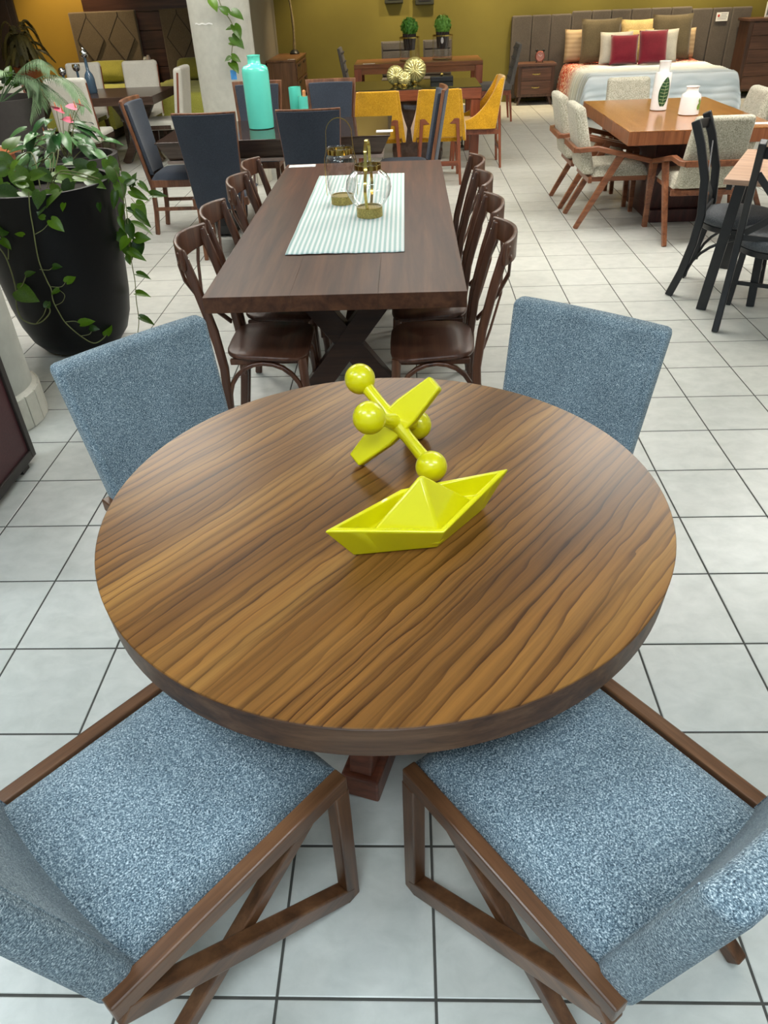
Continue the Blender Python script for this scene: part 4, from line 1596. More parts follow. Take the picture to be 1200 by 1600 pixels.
BX, BY = 3.56, 12.98
t = thing('bed', 'double bed with pale blue quilt and coral floral print beneath the grey headboard', 'bed', (BX, BY, 0))
mb = MB()
mb.box(-0.98, -0.96, 0.04, 0.98, 0.99, 0.24)
mb.done('base', 'bedbase', t, smooth=0, bevel=0.02)
mb = MB()
mb.box(-1.0, -0.97, 0.24, 1.0, 0.99, 0.50)
mb.done('mattress', 'greycushion', t, smooth=40, bevel=0.06, seg=4)
mb = MB()


def quilt_f(u, v):
    hw, drop = 1.0, 0.44
    s = (u * 2 - 1) * (hw + drop)
    r = (v) * (1.98 + drop) - drop            # r<0 hangs over the foot
    ex = max(0.0, abs(s) - hw)
    ey = max(0.0, -r)
    x = math.copysign(min(abs(s), hw) + 0.10 * (1 - math.exp(-ex * 9)) + ex * 0.04, s)
    y = -0.99 + max(r, 0.0) - 0.10 * (1 - math.exp(-ey * 9)) - ey * 0.04
    e = max(ex, ey) + 0.25 * min(ex, ey)
    z = 0.535 - max(0, e - 0.03) * 0.98 - 0.02 * min(1, e / 0.05)
    z += 0.006 * math.sin(11 * s) * math.sin(9 * r) + (0.007 * abs(math.sin(PI * r / 0.11)) if r > 0 else 0)
    y -= 0.012 * abs(math.sin(PI * ey / 0.09)) if ey > 0 else 0
    x += 0.012 * math.sin(14 * r) * min(1, ex / 0.1)
    y += 0.012 * math.sin(13 * s) * min(1, ey / 0.1)
    return V((x, y, z))


mb.grid(quilt_f, 64, 150)
mb.done('quilt', 'quilt', t, smooth=80, solid=0.012)


def pillow(label, px_, py_, Y, w, h, th, mat, lean=0.25, rz=0.0, sink=0.0, cat='cushion', rim=None):
    """cushion whose centre shows at the given spot, leaning back on the bed"""
    q = atY(px_, py_, Y)
    m = MB()
    mt = Matrix.Rotation(rz, 4, 'Z') @ Matrix.Rotation(-lean, 4, 'X')
    cushion_mesh(m, w, h, th, 12, 0.12, mt)
    o = m.done('cushion', mat, smooth=80)
    o.location = (q.x, Y, 0.556 + h / 2 * math.cos(lean) + sink)
    tag(o, label, cat, 'cushions on the quilted bed')
    return o


pillow('ribbed tan cushion at the far left of the bed', 901, 75, 13.84, 0.40, 0.46, 0.15, 'tancushion', 0.2)
pillow('large olive brown cushion at the left against the headboard', 938, 66, 13.65, 0.62, 0.60, 0.16, 'olive_cushion', 0.22)
pillow('gold satin cushion in the middle against the headboard', 996, 62, 13.86, 0.56, 0.56, 0.14, 'goldcushion', 0.18)
pillow('large olive brown cushion at the right against the headboard', 1048, 62, 13.65, 0.62, 0.62, 0.16, 'olive_cushion', 0.22)
pillow('ribbed tan cushion at the far right of the bed', 1073, 70, 13.84, 0.24, 0.42, 0.15, 'tancushion', 0.2)
pillow('pale grey cushion at the left, behind the left maroon one', 962, 76, 13.42, 0.50, 0.43, 0.14, 'greycushion', 0.25)
pillow('pale grey cushion at the right, behind the right maroon one', 1032, 72, 13.42, 0.52, 0.44, 0.14, 'greycushion', 0.25)
pillow('cream cushion in the middle, almost hidden by the two maroon ones', 998, 72, 13.58, 0.42, 0.44, 0.12, 'goldcushion', 0.22)
pillow('left of the two maroon velvet cushions at the front of the bed', 975, 78, 13.24, 0.42, 0.40, 0.15, 'maroon', 0.3, -0.05)
pillow('right of the two maroon velvet cushions at the front of the bed', 1020, 76, 13.20, 0.44, 0.45, 0.15, 'maroon', 0.3, 0.06)


def drawers(t, x0, x1, yf, z0, zs, mat, knob):
    for (za, zb) in zs:
        m = MB()
        m.box(x0, yf - 0.014, z0 + za, x1, yf + 0.005, z0 + zb)
        d = m.done('drawer', mat, t, smooth=0, bevel=0.003)
        if knob:
            m = MB()
            cx, cz = (x0 + x1) / 2, z0 + (za + zb) / 2
            m.sweep([(cx - 0.06, yf - 0.016, cz + 0.004), (cx - 0.03, yf - 0.034, cz), (cx + 0.03, yf - 0.034, cz), (cx + 0.06, yf - 0.016, cz + 0.004)], 0.008, 0.016)
            m.done('handle', knob, d, smooth=0)


t = thing('nightstand', 'two-drawer brown wooden nightstand left of the quilted bed', 'nightstand', (2.045, 13.76, 0))
mb = MB()
mb.box(-0.29, -0.16, 0.12, 0.29, 0.2, 0.545)
mb.done('body', 'chestwood_d', t, smooth=0, bevel=0.003)
mb = MB()
mb.box(-0.31, -0.18, 0.546, 0.31, 0.21, 0.582)
mb.done('top', 'chestwood', t, smooth=0, bevel=0.004)
drawers(t, -0.235, 0.235, -0.16, 0.14, ((0.02, 0.20), (0.21, 0.38)), 'chestwood', 'gold_dull')
for sx in (-1, 1):
    for sy in (-1, 1):
        mb = MB()
        mb.beam((sx * 0.23, 0.02 + sy * 0.13, 0.12), (sx * 0.27, 0.02 + sy * 0.15, 0), 0.04, 0.04, up=(0, 1, 0), w1=0.026, d1=0.026)
        mb.done('leg', 'chestwood_d', t, smooth=0, bevel=0.003)
q = atY(843, 95, 13.72)
t = thing('alarm_clock', 'round rose copper twin-bell alarm clock on the nightstand', 'clock', (q.x, 13.72, 0.583))
face_m = Matrix.Translation((0, 0, 0.085)) @ Matrix.Rotation(PI / 2, 4, 'X')
mb = MB()
mb.lathe([(0.066, -0.03), (0.072, -0.02), (0.072, 0.028), (0.064, 0.034), (0.064, 0.026)], 28, mat=face_m)
mb.done('case', 'copper', t)
mb = MB()
mb.lathe([(0.063, 0.024), (0.063, 0.028)], 28, mat=face_m)
mb.done('dial', 'clockface', t)
for s in (-1, 1):
    mb = MB()
    mb.sphere((s * 0.055, 0, 0.165), 0.02, 12, 8)
    mb.done('bell', 'blackmetal', t)
    mb = MB()
    mb.beam((s * 0.04, 0, 0.03), (s * 0.055, 0, 0.0), 0.012, 0.012, up=(0, 1, 0))
    mb.done('foot', 'blackmetal', t)
for a, L in ((0.6, 0.035), (2.4, 0.045)):
    mb = MB()
    mb.beam((0, -0.0295, 0.085), (L * math.cos(a), -0.0295, 0.085 + L * math.sin(a)), 0.005, 0.002, up=(0, 1, 0))
    mb.done('hand', 'whiteglaze', t, smooth=0)

t = thing('chest_of_drawers', 'tall brown chest of drawers cut by the right edge beside the headboard', 'chest', (5.78, 13.75, 0))
mb = MB()
mb.box(-0.56, -0.22, 0.1, 0.56, 0.20, 1.03)
mb.done('body', 'chestwood_d', t, smooth=0, bevel=0.003)
mb = MB()
mb.box(-0.59, -0.25, 1.031, 0.59, 0.21, 1.065)
mb.done('top', 'chestwood', t, smooth=0, bevel=0.004)
drawers(t, -0.50, 0.50, -0.22, 0.11, ((0.02, 0.19), (0.20, 0.37), (0.38, 0.55), (0.56, 0.73), (0.74, 0.90)), 'chestwood', 'chestwood_d')
for sx in (-1, 1):
    for sy in (-1, 1):
        mb = MB()
        mb.beam((sx * 0.5, sy * 0.18, 0.10), (sx * 0.53, sy * 0.2, 0), 0.05, 0.05, up=(0, 1, 0), w1=0.03, d1=0.03)
        mb.done('leg', 'chestwood_d', t, smooth=0)
t = thing('photo_frame', 'small white photo frame on the tall chest at the right edge', 'photo frame', (5.56, 13.72, 1.066))
mb = MB()
mb.box(-0.07, -0.01, 0, 0.07, 0.01, 0.2)
mb.done('frame', 'whiteglaze', t, smooth=0, bevel=0.004)
mb = MB()
mb.box(-0.05, -0.013, 0.03, 0.05, -0.011, 0.17)
mb.done('print', 'greyink', t, smooth=0)
mb = MB()
mb.beam((0, 0.01, 0.12), (0, 0.07, 0.0), 0.03, 0.006, up=(1, 0, 0))
mb.done('easel_leg', 'whiteglaze', t, smooth=0)

# ================================================================== RIGHT TABLE WITH OATMEAL ARMCHAIRS
RX0, RX1, RYA, RYB = 1.585, 2.68, 5.985, 7.67
rc = ((RX0 + RX1) / 2, (RYA + RYB) / 2)
t = thing('dining_table', 'honey brown rectangular table with dark pedestal among the oatmeal armchairs', 'table', (rc[0], rc[1], 0))
hw, hd = (RX1 - RX0) / 2, (RYB - RYA) / 2
mb = MB()
mb.box(-hw, -hd, TH - 0.006, hw, hd, TH)
mb.done('tabletop', 'orangewood', t, smooth=0, bevel=0.001)
mb = MB()
mb.box(-hw + 0.0005, -hd + 0.0005, TH - 0.095, hw - 0.0005, hd - 0.0005, TH - 0.0062)
mb.done('edge_frame', 'orangewood_e', t, smooth=0, bevel=0.002)
mb = MB()
mb.hexa([(-0.16, -0.36, 0.10), (0.30, -0.36, 0.10), (-0.16, 0.42, 0.10), (0.30, 0.42, 0.10), (-0.22, -0.45, TH - 0.096), (0.34, -0.45, TH - 0.096), (-0.22, 0.5, TH - 0.096), (0.34, 0.5, TH - 0.096)])
mb.done('pedestal', 'darkred', t, smooth=0, bevel=0.004)
mb = MB()
mb.box(-0.16, -0.40, 0, 0.34, 0.50, 0.10)
mb.done('plinth', 'darkred', t, smooth=0, bevel=0.005)


def armchair():
    t = thing('armchair', '', 'chair', (0, 0, 0), 0, 'oatmeal armchairs round the honey table')
    m = MB()
    slab(m, 0.43, 0.40, 0.10, 0.085, 0.40, 0.885, -0.215, -0.335, 0.0, 6, 8)
    m.done('backrest', 'oatmeal', t, smooth=60, bevel=0.03, seg=4)
    m = MB()

    def sf(u, v):
        x, y = u * 2 - 1, v * 2 - 1
        k = max(0, (1 - x ** 8) * (1 - y ** 8))
        return V((x * 0.225, y * 0.225 + 0.035, 0.39 + 0.085 * k ** 0.5))
    m.grid(sf, 14, 14)
    m.done('seat', 'oatmeal', t, smooth=60)
    m = MB()
    m.box(-0.215, -0.2, 0.352, 0.215, 0.245, 0.392)
    m.done('seat_frame', 'armwood', t, smooth=0, bevel=0.003)
    for s in (-1, 1):
        m = MB()
        m.sweep([(s * 0.205, -0.335, 0.585), (s * 0.235, -0.30, 0.588), (s * 0.252, -0.18, 0.60), (s * 0.252, 0.275, 0.495)], 0.042, 0.036)
        m.done('armrest', 'armwood', t, smooth=30, bevel=0.005)
        m = MB()
        m.beam((s * 0.250, 0.262, 0.50), (s * 0.245, 0.285, 0.0), 0.042, 0.050, up=(0, 1, 0), w1=0.032, d1=0.034)
        m.done('front_leg', 'armwood', t, smooth=0, bevel=0.004)
        m = MB()
        m.beam((s * 0.247, 0.02, 0.56), (s * 0.242, -0.285, 0.0), 0.042, 0.056, up=(0, 1, 0), w1=0.032, d1=0.036)
        m.done('rear_leg', 'armwood', t, smooth=0, bevel=0.004)
    m = MB()
    m.beam((-0.215, -0.338, 0.585), (0.215, -0.338, 0.585), 0.030, 0.042)
    m.done('back_rail', 'armwood', t, smooth=0, bevel=0.004)
    m = MB()
    m.beam((-0.24, -0.205, 0.365), (0.24, -0.205, 0.365), 0.03, 0.04)
    m.done('rear_rail', 'armwood', t, smooth=0, bevel=0.004)
    return t


p = armchair()
ARM = [((1.625, 6.56, 0), face(1, 0), 'oatmeal armchair on the left side of the honey table, nearer to us'),
       ((1.61, 7.22, 0), face(1, 0), 'oatmeal armchair on the left side of the honey table, farther from us'),
       ((2.15, 6.04, 0), face(0, 1), 'oatmeal armchair seen from behind at the near end of the honey table'),
       ((2.11, 7.87, 0), face(0, -1), 'oatmeal armchair at the far end of the honey table, before the quilted bed'),
       ((2.62, 7.10, 0), face(-1, 0), 'oatmeal armchair on the right side of the honey table, at the right edge'),
       ((2.72, 6.52, 0), face(-1, 0), 'oatmeal armchair mostly hidden on the right side of the honey table, nearer to us')]
for i, (loc, rz, lab) in enumerate(ARM):
    if i == 0:
        p.location, p.rotation_euler, p['label'] = loc, (0, 0, rz), lab
    else:
        dup(p, loc, rz, lab)


def ring_patch(m, prof, a_of, u0, u1, v0, v1, nu, nv, push):
    """a print that follows the surface of a lathe: prof(v)->(r,z)"""
    def f(u, v):
        a, vv = a_of(u, v)
        r, z = prof(vv)
        return V(((r + push) * math.cos(a), (r + push) * math.sin(a), z))
    m.grid(f, nu, nv)


q = at(1028, 172, TH)
t = thing('vase', 'tall white ceramic bottle with a printed banana leaf on the honey table', 'vase', (q.x, q.y, TH))
mb = MB()
mb.lathe([(0.052, 0.0), (0.066, 0.006), (0.067, 0.26), (0.062, 0.272), (0.042, 0.276), (0.041, 0.282), (0.046, 0.345), (0.049, 0.352), (0.043, 0.353)], 40)
mb.done('body', 'whiteglaze', t, smooth=50)
va = math.atan2(CAM.y - q.y, CAM.x - q.x)
mb = MB()
mb.grid(lambda u, v: V((0.0676 * math.cos(va + 0.45 + 0.22 * (v - 0.5) + (u - 0.5) * 1.35 * math.sin(PI * min(1, v * 0.93 + 0.07)) ** 0.7), 0.0676 * math.sin(va + 0.45 + 0.22 * (v - 0.5) + (u - 0.5) * 1.35 * math.sin(PI * min(1, v * 0.93 + 0.07)) ** 0.7), 0.035 + 0.21 * v)), 10, 20)
lf = mb.done('leaf_print', 'leafprint', t, smooth=60)
mb = MB()
for k in range(7):
    z0 = 0.055 + k * 0.024
    mb.grid(lambda u, v, z0=z0: V((0.0681 * math.cos(va + 0.45 + (u - 0.55) * 0.9), 0.0681 * math.sin(va + 0.45 + (u - 0.55) * 0.9), z0 + 0.0025 * v + 0.012 * abs(u - 0.5))), 8, 1)
mb.grid(lambda u, v: V((0.0682 * math.cos(va + 0.45 + 0.02 * u + 0.22 * (v - 0.5)), 0.0682 * math.sin(va + 0.45 + 0.02 * u + 0.22 * (v - 0.5)), 0.035 + 0.21 * v)), 1, 10)
mb.done('leaf_ribs', 'leafrib', t, smooth=60)
q = at(1075, 179, TH)
t = thing('vase', 'short white ceramic jar with a small printed green sprig on the honey table', 'vase', (q.x, q.y, TH))
mb = MB()
mb.lathe([(0.068, 0.0), (0.078, 0.006), (0.076, 0.125), (0.070, 0.145), (0.050, 0.156), (0.045, 0.165), (0.045, 0.19), (0.052, 0.198), (0.046, 0.20)], 40)
mb.done('body', 'whiteglaze', t, smooth=50)
va = math.atan2(CAM.y - q.y, CAM.x - q.x)
mb = MB()
for (da, z, s) in ((0.95, 0.06, 1.0), (1.15, 0.085, 0.9), (1.0, 0.105, 0.7), (1.25, 0.05, 0.8)):
    mb.grid(lambda u, v, da=da, z=z, s=s: V((0.0785 * math.cos(va + da + (u - 0.5) * 0.35 * s * math.sin(PI * v) ** 0.7), 0.0785 * math.sin(va + da + (u - 0.5) * 0.35 * s * math.sin(PI * v) ** 0.7), z + (v - 0.5) * 0.05 * s)), 4, 8)
mb.done('sprig_print', 'leaflime', t, smooth=60)
q = at(1187, 194, TH)
card('white price card at the near right of the honey table', (q.x, q.y + 0.03, TH + 0.0005), 0.16, 0.07, -0.1)

# ================================================================== BLACK METAL CHAIRS AND PALE TABLE
e1, e2 = V((0.47, 0.883, 0)), V((0.883, -0.47, 0))
L1 = V((1.765, 4.456, 0))
t = thing('bistro_table', 'pale oak table with flat black metal legs at the right edge', 'table', L1, math.atan2(e2.y, e2.x))
# local x = e2, local y = e1
mb = MB()
mb.box(-0.03, -0.03, 0.722, 1.35, 0.90, 0.75)
mb.done('tabletop', 'lightoak', t, smooth=0, bevel=0.003)
for lx in (0.0, 1.3):
    for ly in (0.0, 0.86):
        mb = MB()
        mb.beam((lx + (0.06 if lx < 1 else -0.06), ly, 0.72), (lx, ly, 0.0), 0.03, 0.058, up=(1, 0, 0))
        mb.done('leg', 'blackmetal', t, smooth=0, bevel=0.002)
    mb = MB()
    mb.beam((lx, 0.02, 0.70), (lx, 0.84, 0.70), 0.03, 0.03)
    mb.done('cross_rail', 'blackmetal', t, smooth=0)


def black_chair():
    t = thing('metal_chair', '', 'chair', (0, 0, 0), 0, 'black metal chairs at the pale table')
    for s in (-1, 1):
        m = MB()
        m.sweep([(s * 0.19, -0.285, 0.0), (s * 0.19, -0.235, 0.16), (s * 0.19, -0.20, 0.34), (s * 0.19, -0.188, 0.50), (s * 0.187, -0.21, 0.70), (s * 0.180, -0.27, 0.88), (s * 0.175, -0.325, 1.0)], 0.036, 0.048, up=(0, 1, 0))
        m.done('rear_post', 'blackmetal', t, smooth=40, bevel=0.006, seg=3)
        m = MB()
        m.beam((s * 0.17, 0.175, 0.42), (s * 0.195, 0.205, 0.0), 0.036, 0.046, up=(0, 1, 0))
        m.done('front_leg', 'blackmetal', t, smooth=0, bevel=0.004)
        m = MB()
        pts = []
        for k in range(9):
            a = PI / 2 * k / 8
            pts.append((s * 0.192, -0.21 + 0.375 * (1 - math.cos(a)), 0.13 + 0.27 * math.sin(a)))
        m.tube(pts, 0.009, 8)
        m.done('curved_brace', 'blackmetal', t)
        m = MB()
        m.sweep([(s * 0.17, -0.255, 0.84), (s * 0.08, -0.235, 0.74), (0.0, -0.222 - 0.004 * s, 0.67), (-s * 0.09, -0.205, 0.59), (-s * 0.17, -0.192, 0.53)], 0.03, 0.007, up=(0, 1, 0), ws=[0.034] * 5, ds=[0.007] * 5)
        m.done('crossed_slat', 'blackmetal', t, smooth=40)
    m = MB()
    m.sweep([(-0.178, -0.295, 0.945), (-0.09, -0.33, 0.95), (0, -0.342, 0.952), (0.09, -0.33, 0.95), (0.178, -0.295, 0.945)], 0.012, 0.055)
    m.done('crest_rail', 'blackmetal', t, smooth=50, bevel=0.003)
    m = MB()
    m.beam((-0.18, -0.185, 0.505), (0.18, -0.185, 0.505), 0.012, 0.03)
    m.done('lower_rail', 'blackmetal', t, smooth=0)
    m = MB()
    m.lathe([(0.20, 0.405), (0.205, 0.41), (0.205, 0.435), (0.2, 0.438)], 32)
    m.done('seat_ring', 'blackmetal', t)
    m = MB()
    m.lathe([(0.20, 0.438), (0.222, 0.455), (0.224, 0.475), (0.21, 0.495), (0.15, 0.505), (0.0, 0.508)], 36)
    m.done('seat_pad', 'greyseat', t, smooth=60)
    m = MB()
    m.beam((-0.18, 0.195, 0.14), (0.18, 0.195, 0.14), 0.014, 0.022)
    m.done('stretcher', 'blackmetal', t, smooth=0)
    return t


p = black_chair()
p.location, p.rotation_euler = (1.985, 4.755, 0), (0, 0, face(0.883, -0.47))
p['label'] = 'black metal cross-back chair tucked into the left side of the pale oak table'
dup(p, (2.03, 4.26, 0), face(0.47, 0.883), 'black metal cross-back chair nearest to us at the right edge, its back towards us')

# ================================================================== PLANTS
def leaf_data(name, mat, L=1.0, W=0.72, fold=0.16, droop=0.22, heart=0.14):
    """leaf of unit length: stalk at the origin, tip at +y, face +z"""
    m = MB()
    rows = [(-heart * 0.9, 0.30), (0.0, 0.42), (0.18, 0.50), (0.42, 0.46), (0.68, 0.30), (0.88, 0.11)]
    grid = []
    for y, w in rows:
        r = []
        for s in (-1, -0.5, 0, 0.5, 1):
            yy = y if abs(s) > 0.3 else max(y, 0.0)
            r.append(m.b.verts.new((s * w * W, yy * L, fold * abs(s) * w - droop * max(0, yy) ** 2)))
        grid.append(r)
    tip = m.b.verts.new((0, L, -droop))
    for A, B in zip(grid, grid[1:]):
        for k in range(4):
            m._f([A[k], A[k + 1], B[k + 1], B[k]])
    for k in range(4):
        m._f([grid[-1][k], grid[-1][k + 1], tip])
    bmesh.ops.remove_doubles(m.b, verts=m.b.verts, dist=1e-5)
    o = m.done(name, mat, None, smooth=60)
    me = o.data
    bpy.data.objects.remove(o)
    return me


POTHOS = [leaf_data('pothos_leaf', 'pothos', 1, 0.78), leaf_data('pothos_leaf_narrow', 'pothos', 1, 0.50, 0.22, 0.3)]
ANTH = leaf_data('anthurium_leaf', 'anthur', 1, 0.56, 0.12, 0.30, 0.2)
SPATHE = leaf_data('spathe', 'pink', 1, 0.85, 0.10, 0.10, 0.16)


def put_leaf(me, name, parent, pos, tip, nrm, size):
    """pos in world; parent has no rotation"""
    tip = V(tip).normalized()
    x = tip.cross(V(nrm)).normalized()
    z = x.cross(tip).normalized()
    o = bpy.data.objects.new(name, me)
    COL.objects.link(o)
    o.parent = parent
    mt = Matrix(((x.x, tip.x, z.x), (x.y, tip.y, z.y), (x.z, tip.z, z.z)))
    o.location = V(pos) - parent.location
    o.rotation_mode = 'QUATERNION'
    o.rotation_quaternion = mt.to_quaternion()
    o.scale = (size, size, size)
    return o


def leaf_px(me, parent, x, y, Lpx, ang, pos, tilt=None):
    """leaf whose base is at world pos, tip heading in image direction ang (deg, 0 right, 90 down)"""
    a = math.radians(ang)
    d = CR * math.cos(a) - CU * math.sin(a) + CF * rnd.uniform(-0.35, 0.35)
    n = -CF + V((rnd.uniform(-0.5, 0.5), rnd.uniform(-0.5, 0.5), rnd.uniform(0.0, 0.9)))
    depth = (pos - CAM).dot(CF)
    put_leaf(me, 'leaf', parent, pos, d, n, Lpx * depth / FPX)


# ---- large black planter with pothos
PC = V((-1.985, 4.13, 0))
PPROF = [(0.16, 0.0), (0.222, 0.03), (0.270, 0.09), (0.303, 0.18), (0.326, 0.30), (0.341, 0.45), (0.354, 0.65), (0.366, 0.85), (0.373, 0.90)]


def prad(z):
    if z <= 0:
        return PPROF[0][0]
    for (r0, z0), (r1, z1) in zip(PPROF, PPROF[1:]):
        if z <= z1:
            return r0 + (r1 - r0) * (z - z0) / (z1 - z0)
    return 0.36


def pot_pt(x, y, gap=0.02):
    """first point along the sight line within gap of the planter wall, else beside its axis"""
    d = ray(x, y)
    k = 3.0
    best = None
    while k < 6.5:
        p = CAM + d * k
        h = V((p.x - PC.x, p.y - PC.y, 0)).length
        e = h - prad(p.z) - gap
        if e < 0 and p.z < 0.95:
            return p
        if best is None or h < best[0]:
            best = (h, p.copy())
        k += 0.006
    return best[1]


t = thing('potted_pothos', 'large matt black planter overflowing with trailing green pothos', 'potted plant', PC)
PT = t
mb = MB()
mb.lathe(PPROF + [(0.373, 0.912), (0.350, 0.912), (0.343, 0.84)], 64)
mb.done('planter', 'planter', t, smooth=50)
mb = MB()
mb.lathe([(0.3425, 0.838), (0.2, 0.85), (0.001, 0.855)], 32, cap0=False)
mb.done('soil', 'soil', t)


def vine(parent, pts, r=0.0035):
    P = [V(p) for p in pts]
    out = []
    n = len(P)
    for i in range(n - 1):
        p0, p1, p2, p3 = P[max(i - 1, 0)], P[i], P[i + 1], P[min(i + 2, n - 1)]
        for k in range(5):
            s = k / 5
            out.append(0.5 * ((2 * p1) + (p2 - p0) * s + (2 * p0 - 5 * p1 + 4 * p2 - p3) * s * s + (3 * p1 - p0 - 3 * p2 + p3) * s ** 3))
    out.append(P[-1])
    m = MB()
    m.tube([q - parent.location for q in out], r, 6)
    return m.done('vine', 'vine', parent)


S = lambda *ps: [pot_pt(*q) for q in ps]
vine(t, S((45, 300), (47, 330), (52, 358), (56, 385), (62, 412), (74, 440), (80, 452), (83, 470), (92, 488), (103, 505), (126, 525), (146, 536), (160, 530), (168, 520)), 0.0032)
vine(t, S((55, 366), (68, 358), (80, 344)), 0.002)
vine(t, S((62, 421), (76, 422), (83, 417)), 0.0018)
vine(t, S((80, 448), (96, 448), (104, 438)), 0.0018)
vine(t, S((87, 477), (97, 472), (101, 461), (92, 453)), 0.0018)
vine(t, S((103, 503), (117, 502), (126, 506)), 0.002)
vine(t, S((126, 525), (140, 522), (144, 514)), 0.002)
vine(t, S((0, 388), (10, 404), (20, 432), (25, 455), (26, 478), (34, 498), (52, 506), (66, 502), (78, 488), (75, 476)), 0.0035)
vine(t, S((26, 455), (35, 445), (41, 430)), 0.003)
vine(t, S((57, 505), (68, 492), (73, 478)), 0.0025)
vine(t, S((0, 370), (12, 385), (13, 405)), 0.003)
leafS = [(36, 368, 16, -160), (80, 344, 26, 40), (70, 340, 14, 190), (83, 417, 16, 0), (104, 441, 20, -50), (92, 453, 15, 150), (28, 454, 40, 28), (41, 430, 16, -25),
         (73, 480, 16, -80), (126, 506, 24, -25), (141, 512, 15, 10), (167, 523, 22, -80), (0, 365, 26, -60), (2, 375, 20, 40), (63, 300, 30, 95), (92, 300, 34, 130), (100, 318, 14, 100), (155, 318, 14, 95)]
for (x, y, L, a) in leafS:
    leaf_px(POTHOS[0], t, x, y, L * 0.95, a, pot_pt(x, y, 0.03))
# right-hand trails hang in the air beside the planter
T = lambda *ps: [atY(x, y, 4.13 + 0.02 * math.sin(y)) for x, y in ps]
vine(t, T((178, 262), (190, 285), (196, 315), (200, 350), (203, 385), (206, 412), (211, 440), (213, 470), (217, 500), (215, 522)), 0.0026)
vine(t, T((182, 270), (192, 300), (194, 330), (198, 365), (204, 395)), 0.002)
vine(t, T((205, 310), (215, 320), (228, 316), (240, 305)), 0.0016)
vine(t, T((186, 262), (198, 278), (206, 284)), 0.002)
leafT = [(198, 288, 20, -40, 0), (206, 290, 22, -75, 0), (218, 286, 20, 40, 1), (235, 304, 26, 5, 1), (205, 298, 30, 30, 1), (212, 318, 28, 50, 0), (200, 328, 24, 15, 1), (212, 332, 30, 40, 1), (208, 350, 32, 12, 1),
         (185, 362, 26, 60, 0), (203, 352, 22, 85, 0), (212, 372, 24, 5, 0), (216, 376, 26, 92, 0), (200, 372, 24, 120, 0), (203, 392, 28, 30, 1), (196, 380, 26, 70, 0), (214, 428, 24, 15, 1), (213, 458, 24, 10, 1), (219, 496, 24, 18, 1),
         (186, 285, 26, 80, 0), (180, 300, 26, 100, 1), (192, 320, 24, 110, 1), (188, 340, 22, 80, 1), (196, 345, 22, 70, 0), (190, 275, 24, 30, 0), (200, 400, 14, 80, 0)]
for (x, y, L, a, k) in leafT:
    leaf_px(POTHOS[k], t, x, y, L * 1.0, a, atY(x, y, 4.13 + rnd.uniform(-0.06, 0.06)))
# the crown above the rim
leafC = [(13, 232, 34, -70), (27, 252, 24, 120), (24, 268, 42, 50), (44, 262, 18, 110), (88, 268, 34, 25), (118, 262, 42, 10), (78, 296, 36, 45), (66, 312, 26, 105),
         (50, 276, 26, -10), (10, 262, 34, 160), (5, 285, 38, 120), (168, 250, 32, 60), (150, 262, 34, 160), (176, 262, 30, 80), (138, 282, 30, 20), (160, 276, 28, 100), (60, 270, 30, 20), (34, 300, 28, 30),
         (0, 300, 40, 10), (110, 285, 30, 120), (126, 275, 26, -40), (0, 245, 30, 30)]
for (x, y, L, a) in leafC:
    Y = min(4.4, max(3.82, 4.13 + (275 - y) * 0.009 + rnd.uniform(-0.05, 0.05)))
    p = atY(x, y, Y)
    leaf_px(POTHOS[0], t, x, y, L * 0.98, a, p)
for k in range(12):
    a = rnd.uniform(0, 2 * PI)
    r = 0.36 * math.sqrt(rnd.random())
    p = PC + V((r * math.cos(a), r * math.sin(a), 0.885 + rnd.uniform(-0.02, 0.05)))
    b = rnd.uniform(0, 2 * PI)
    put_leaf(POTHOS[0], 'leaf', t, p, (math.cos(b), math.sin(b), rnd.uniform(-0.3, 0.5)), (rnd.uniform(-.4, .4), rnd.uniform(-.6, .2), 1), rnd.uniform(0.06, 0.09))
for k in range(6):
    a = rnd.uniform(0, 2 * PI)
    p0 = PC + V((0.1 * math.cos(a), 0.1 * math.sin(a), 0.86))
    p1 = PC + V((0.25 * math.cos(a), 0.25 * math.sin(a), 0.97 + rnd.uniform(0, 0.05)))
    p2 = PC + V((0.37 * math.cos(a + 0.4), 0.37 * math.sin(a + 0.4), 0.93))
    vine(t, [p0, p1, p2], 0.003)

# ---- anthurium
AC = V((-2.62, 6.16, 0))
t = thing('potted_anthurium', 'anthurium with pink flowers in a dark round planter behind the pothos', 'potted plant', AC)
mb = MB()
mb.lathe([(0.20, 0.0), (0.27, 0.1), (0.30, 0.35), (0.325, 0.62), (0.335, 0.69), (0.335, 0.70), (0.30, 0.70), (0.29, 0.64)], 48)
mb.done('planter', 'planter_b', t, smooth=50)
mb = MB()
mb.lathe([(0.288, 0.638), (0.001, 0.65)], 28, cap0=False)
mb.done('soil', 'soil', t)
base = AC + V((-0.05, 0.0, 0.64))
for k in range(58):
    a = rnd.uniform(0, 2 * PI)
    r = 0.33 * math.sqrt(rnd.uniform(0.03, 1))
    h = rnd.uniform(0.08, 0.36) * (1 - 0.35 * r / 0.33)
    p = base + V((r * math.cos(a), r * math.sin(a), h))
    d = V((math.cos(a), math.sin(a), rnd.uniform(-0.9, 0.1)))
    put_leaf(ANTH, 'leaf', t, p, d, (0, -0.3, 1), rnd.uniform(0.12, 0.18))
    if k % 6 == 0:
        vine(t, [base, base.lerp(p, 0.5) + V((0, 0, 0.04)), p], 0.003)
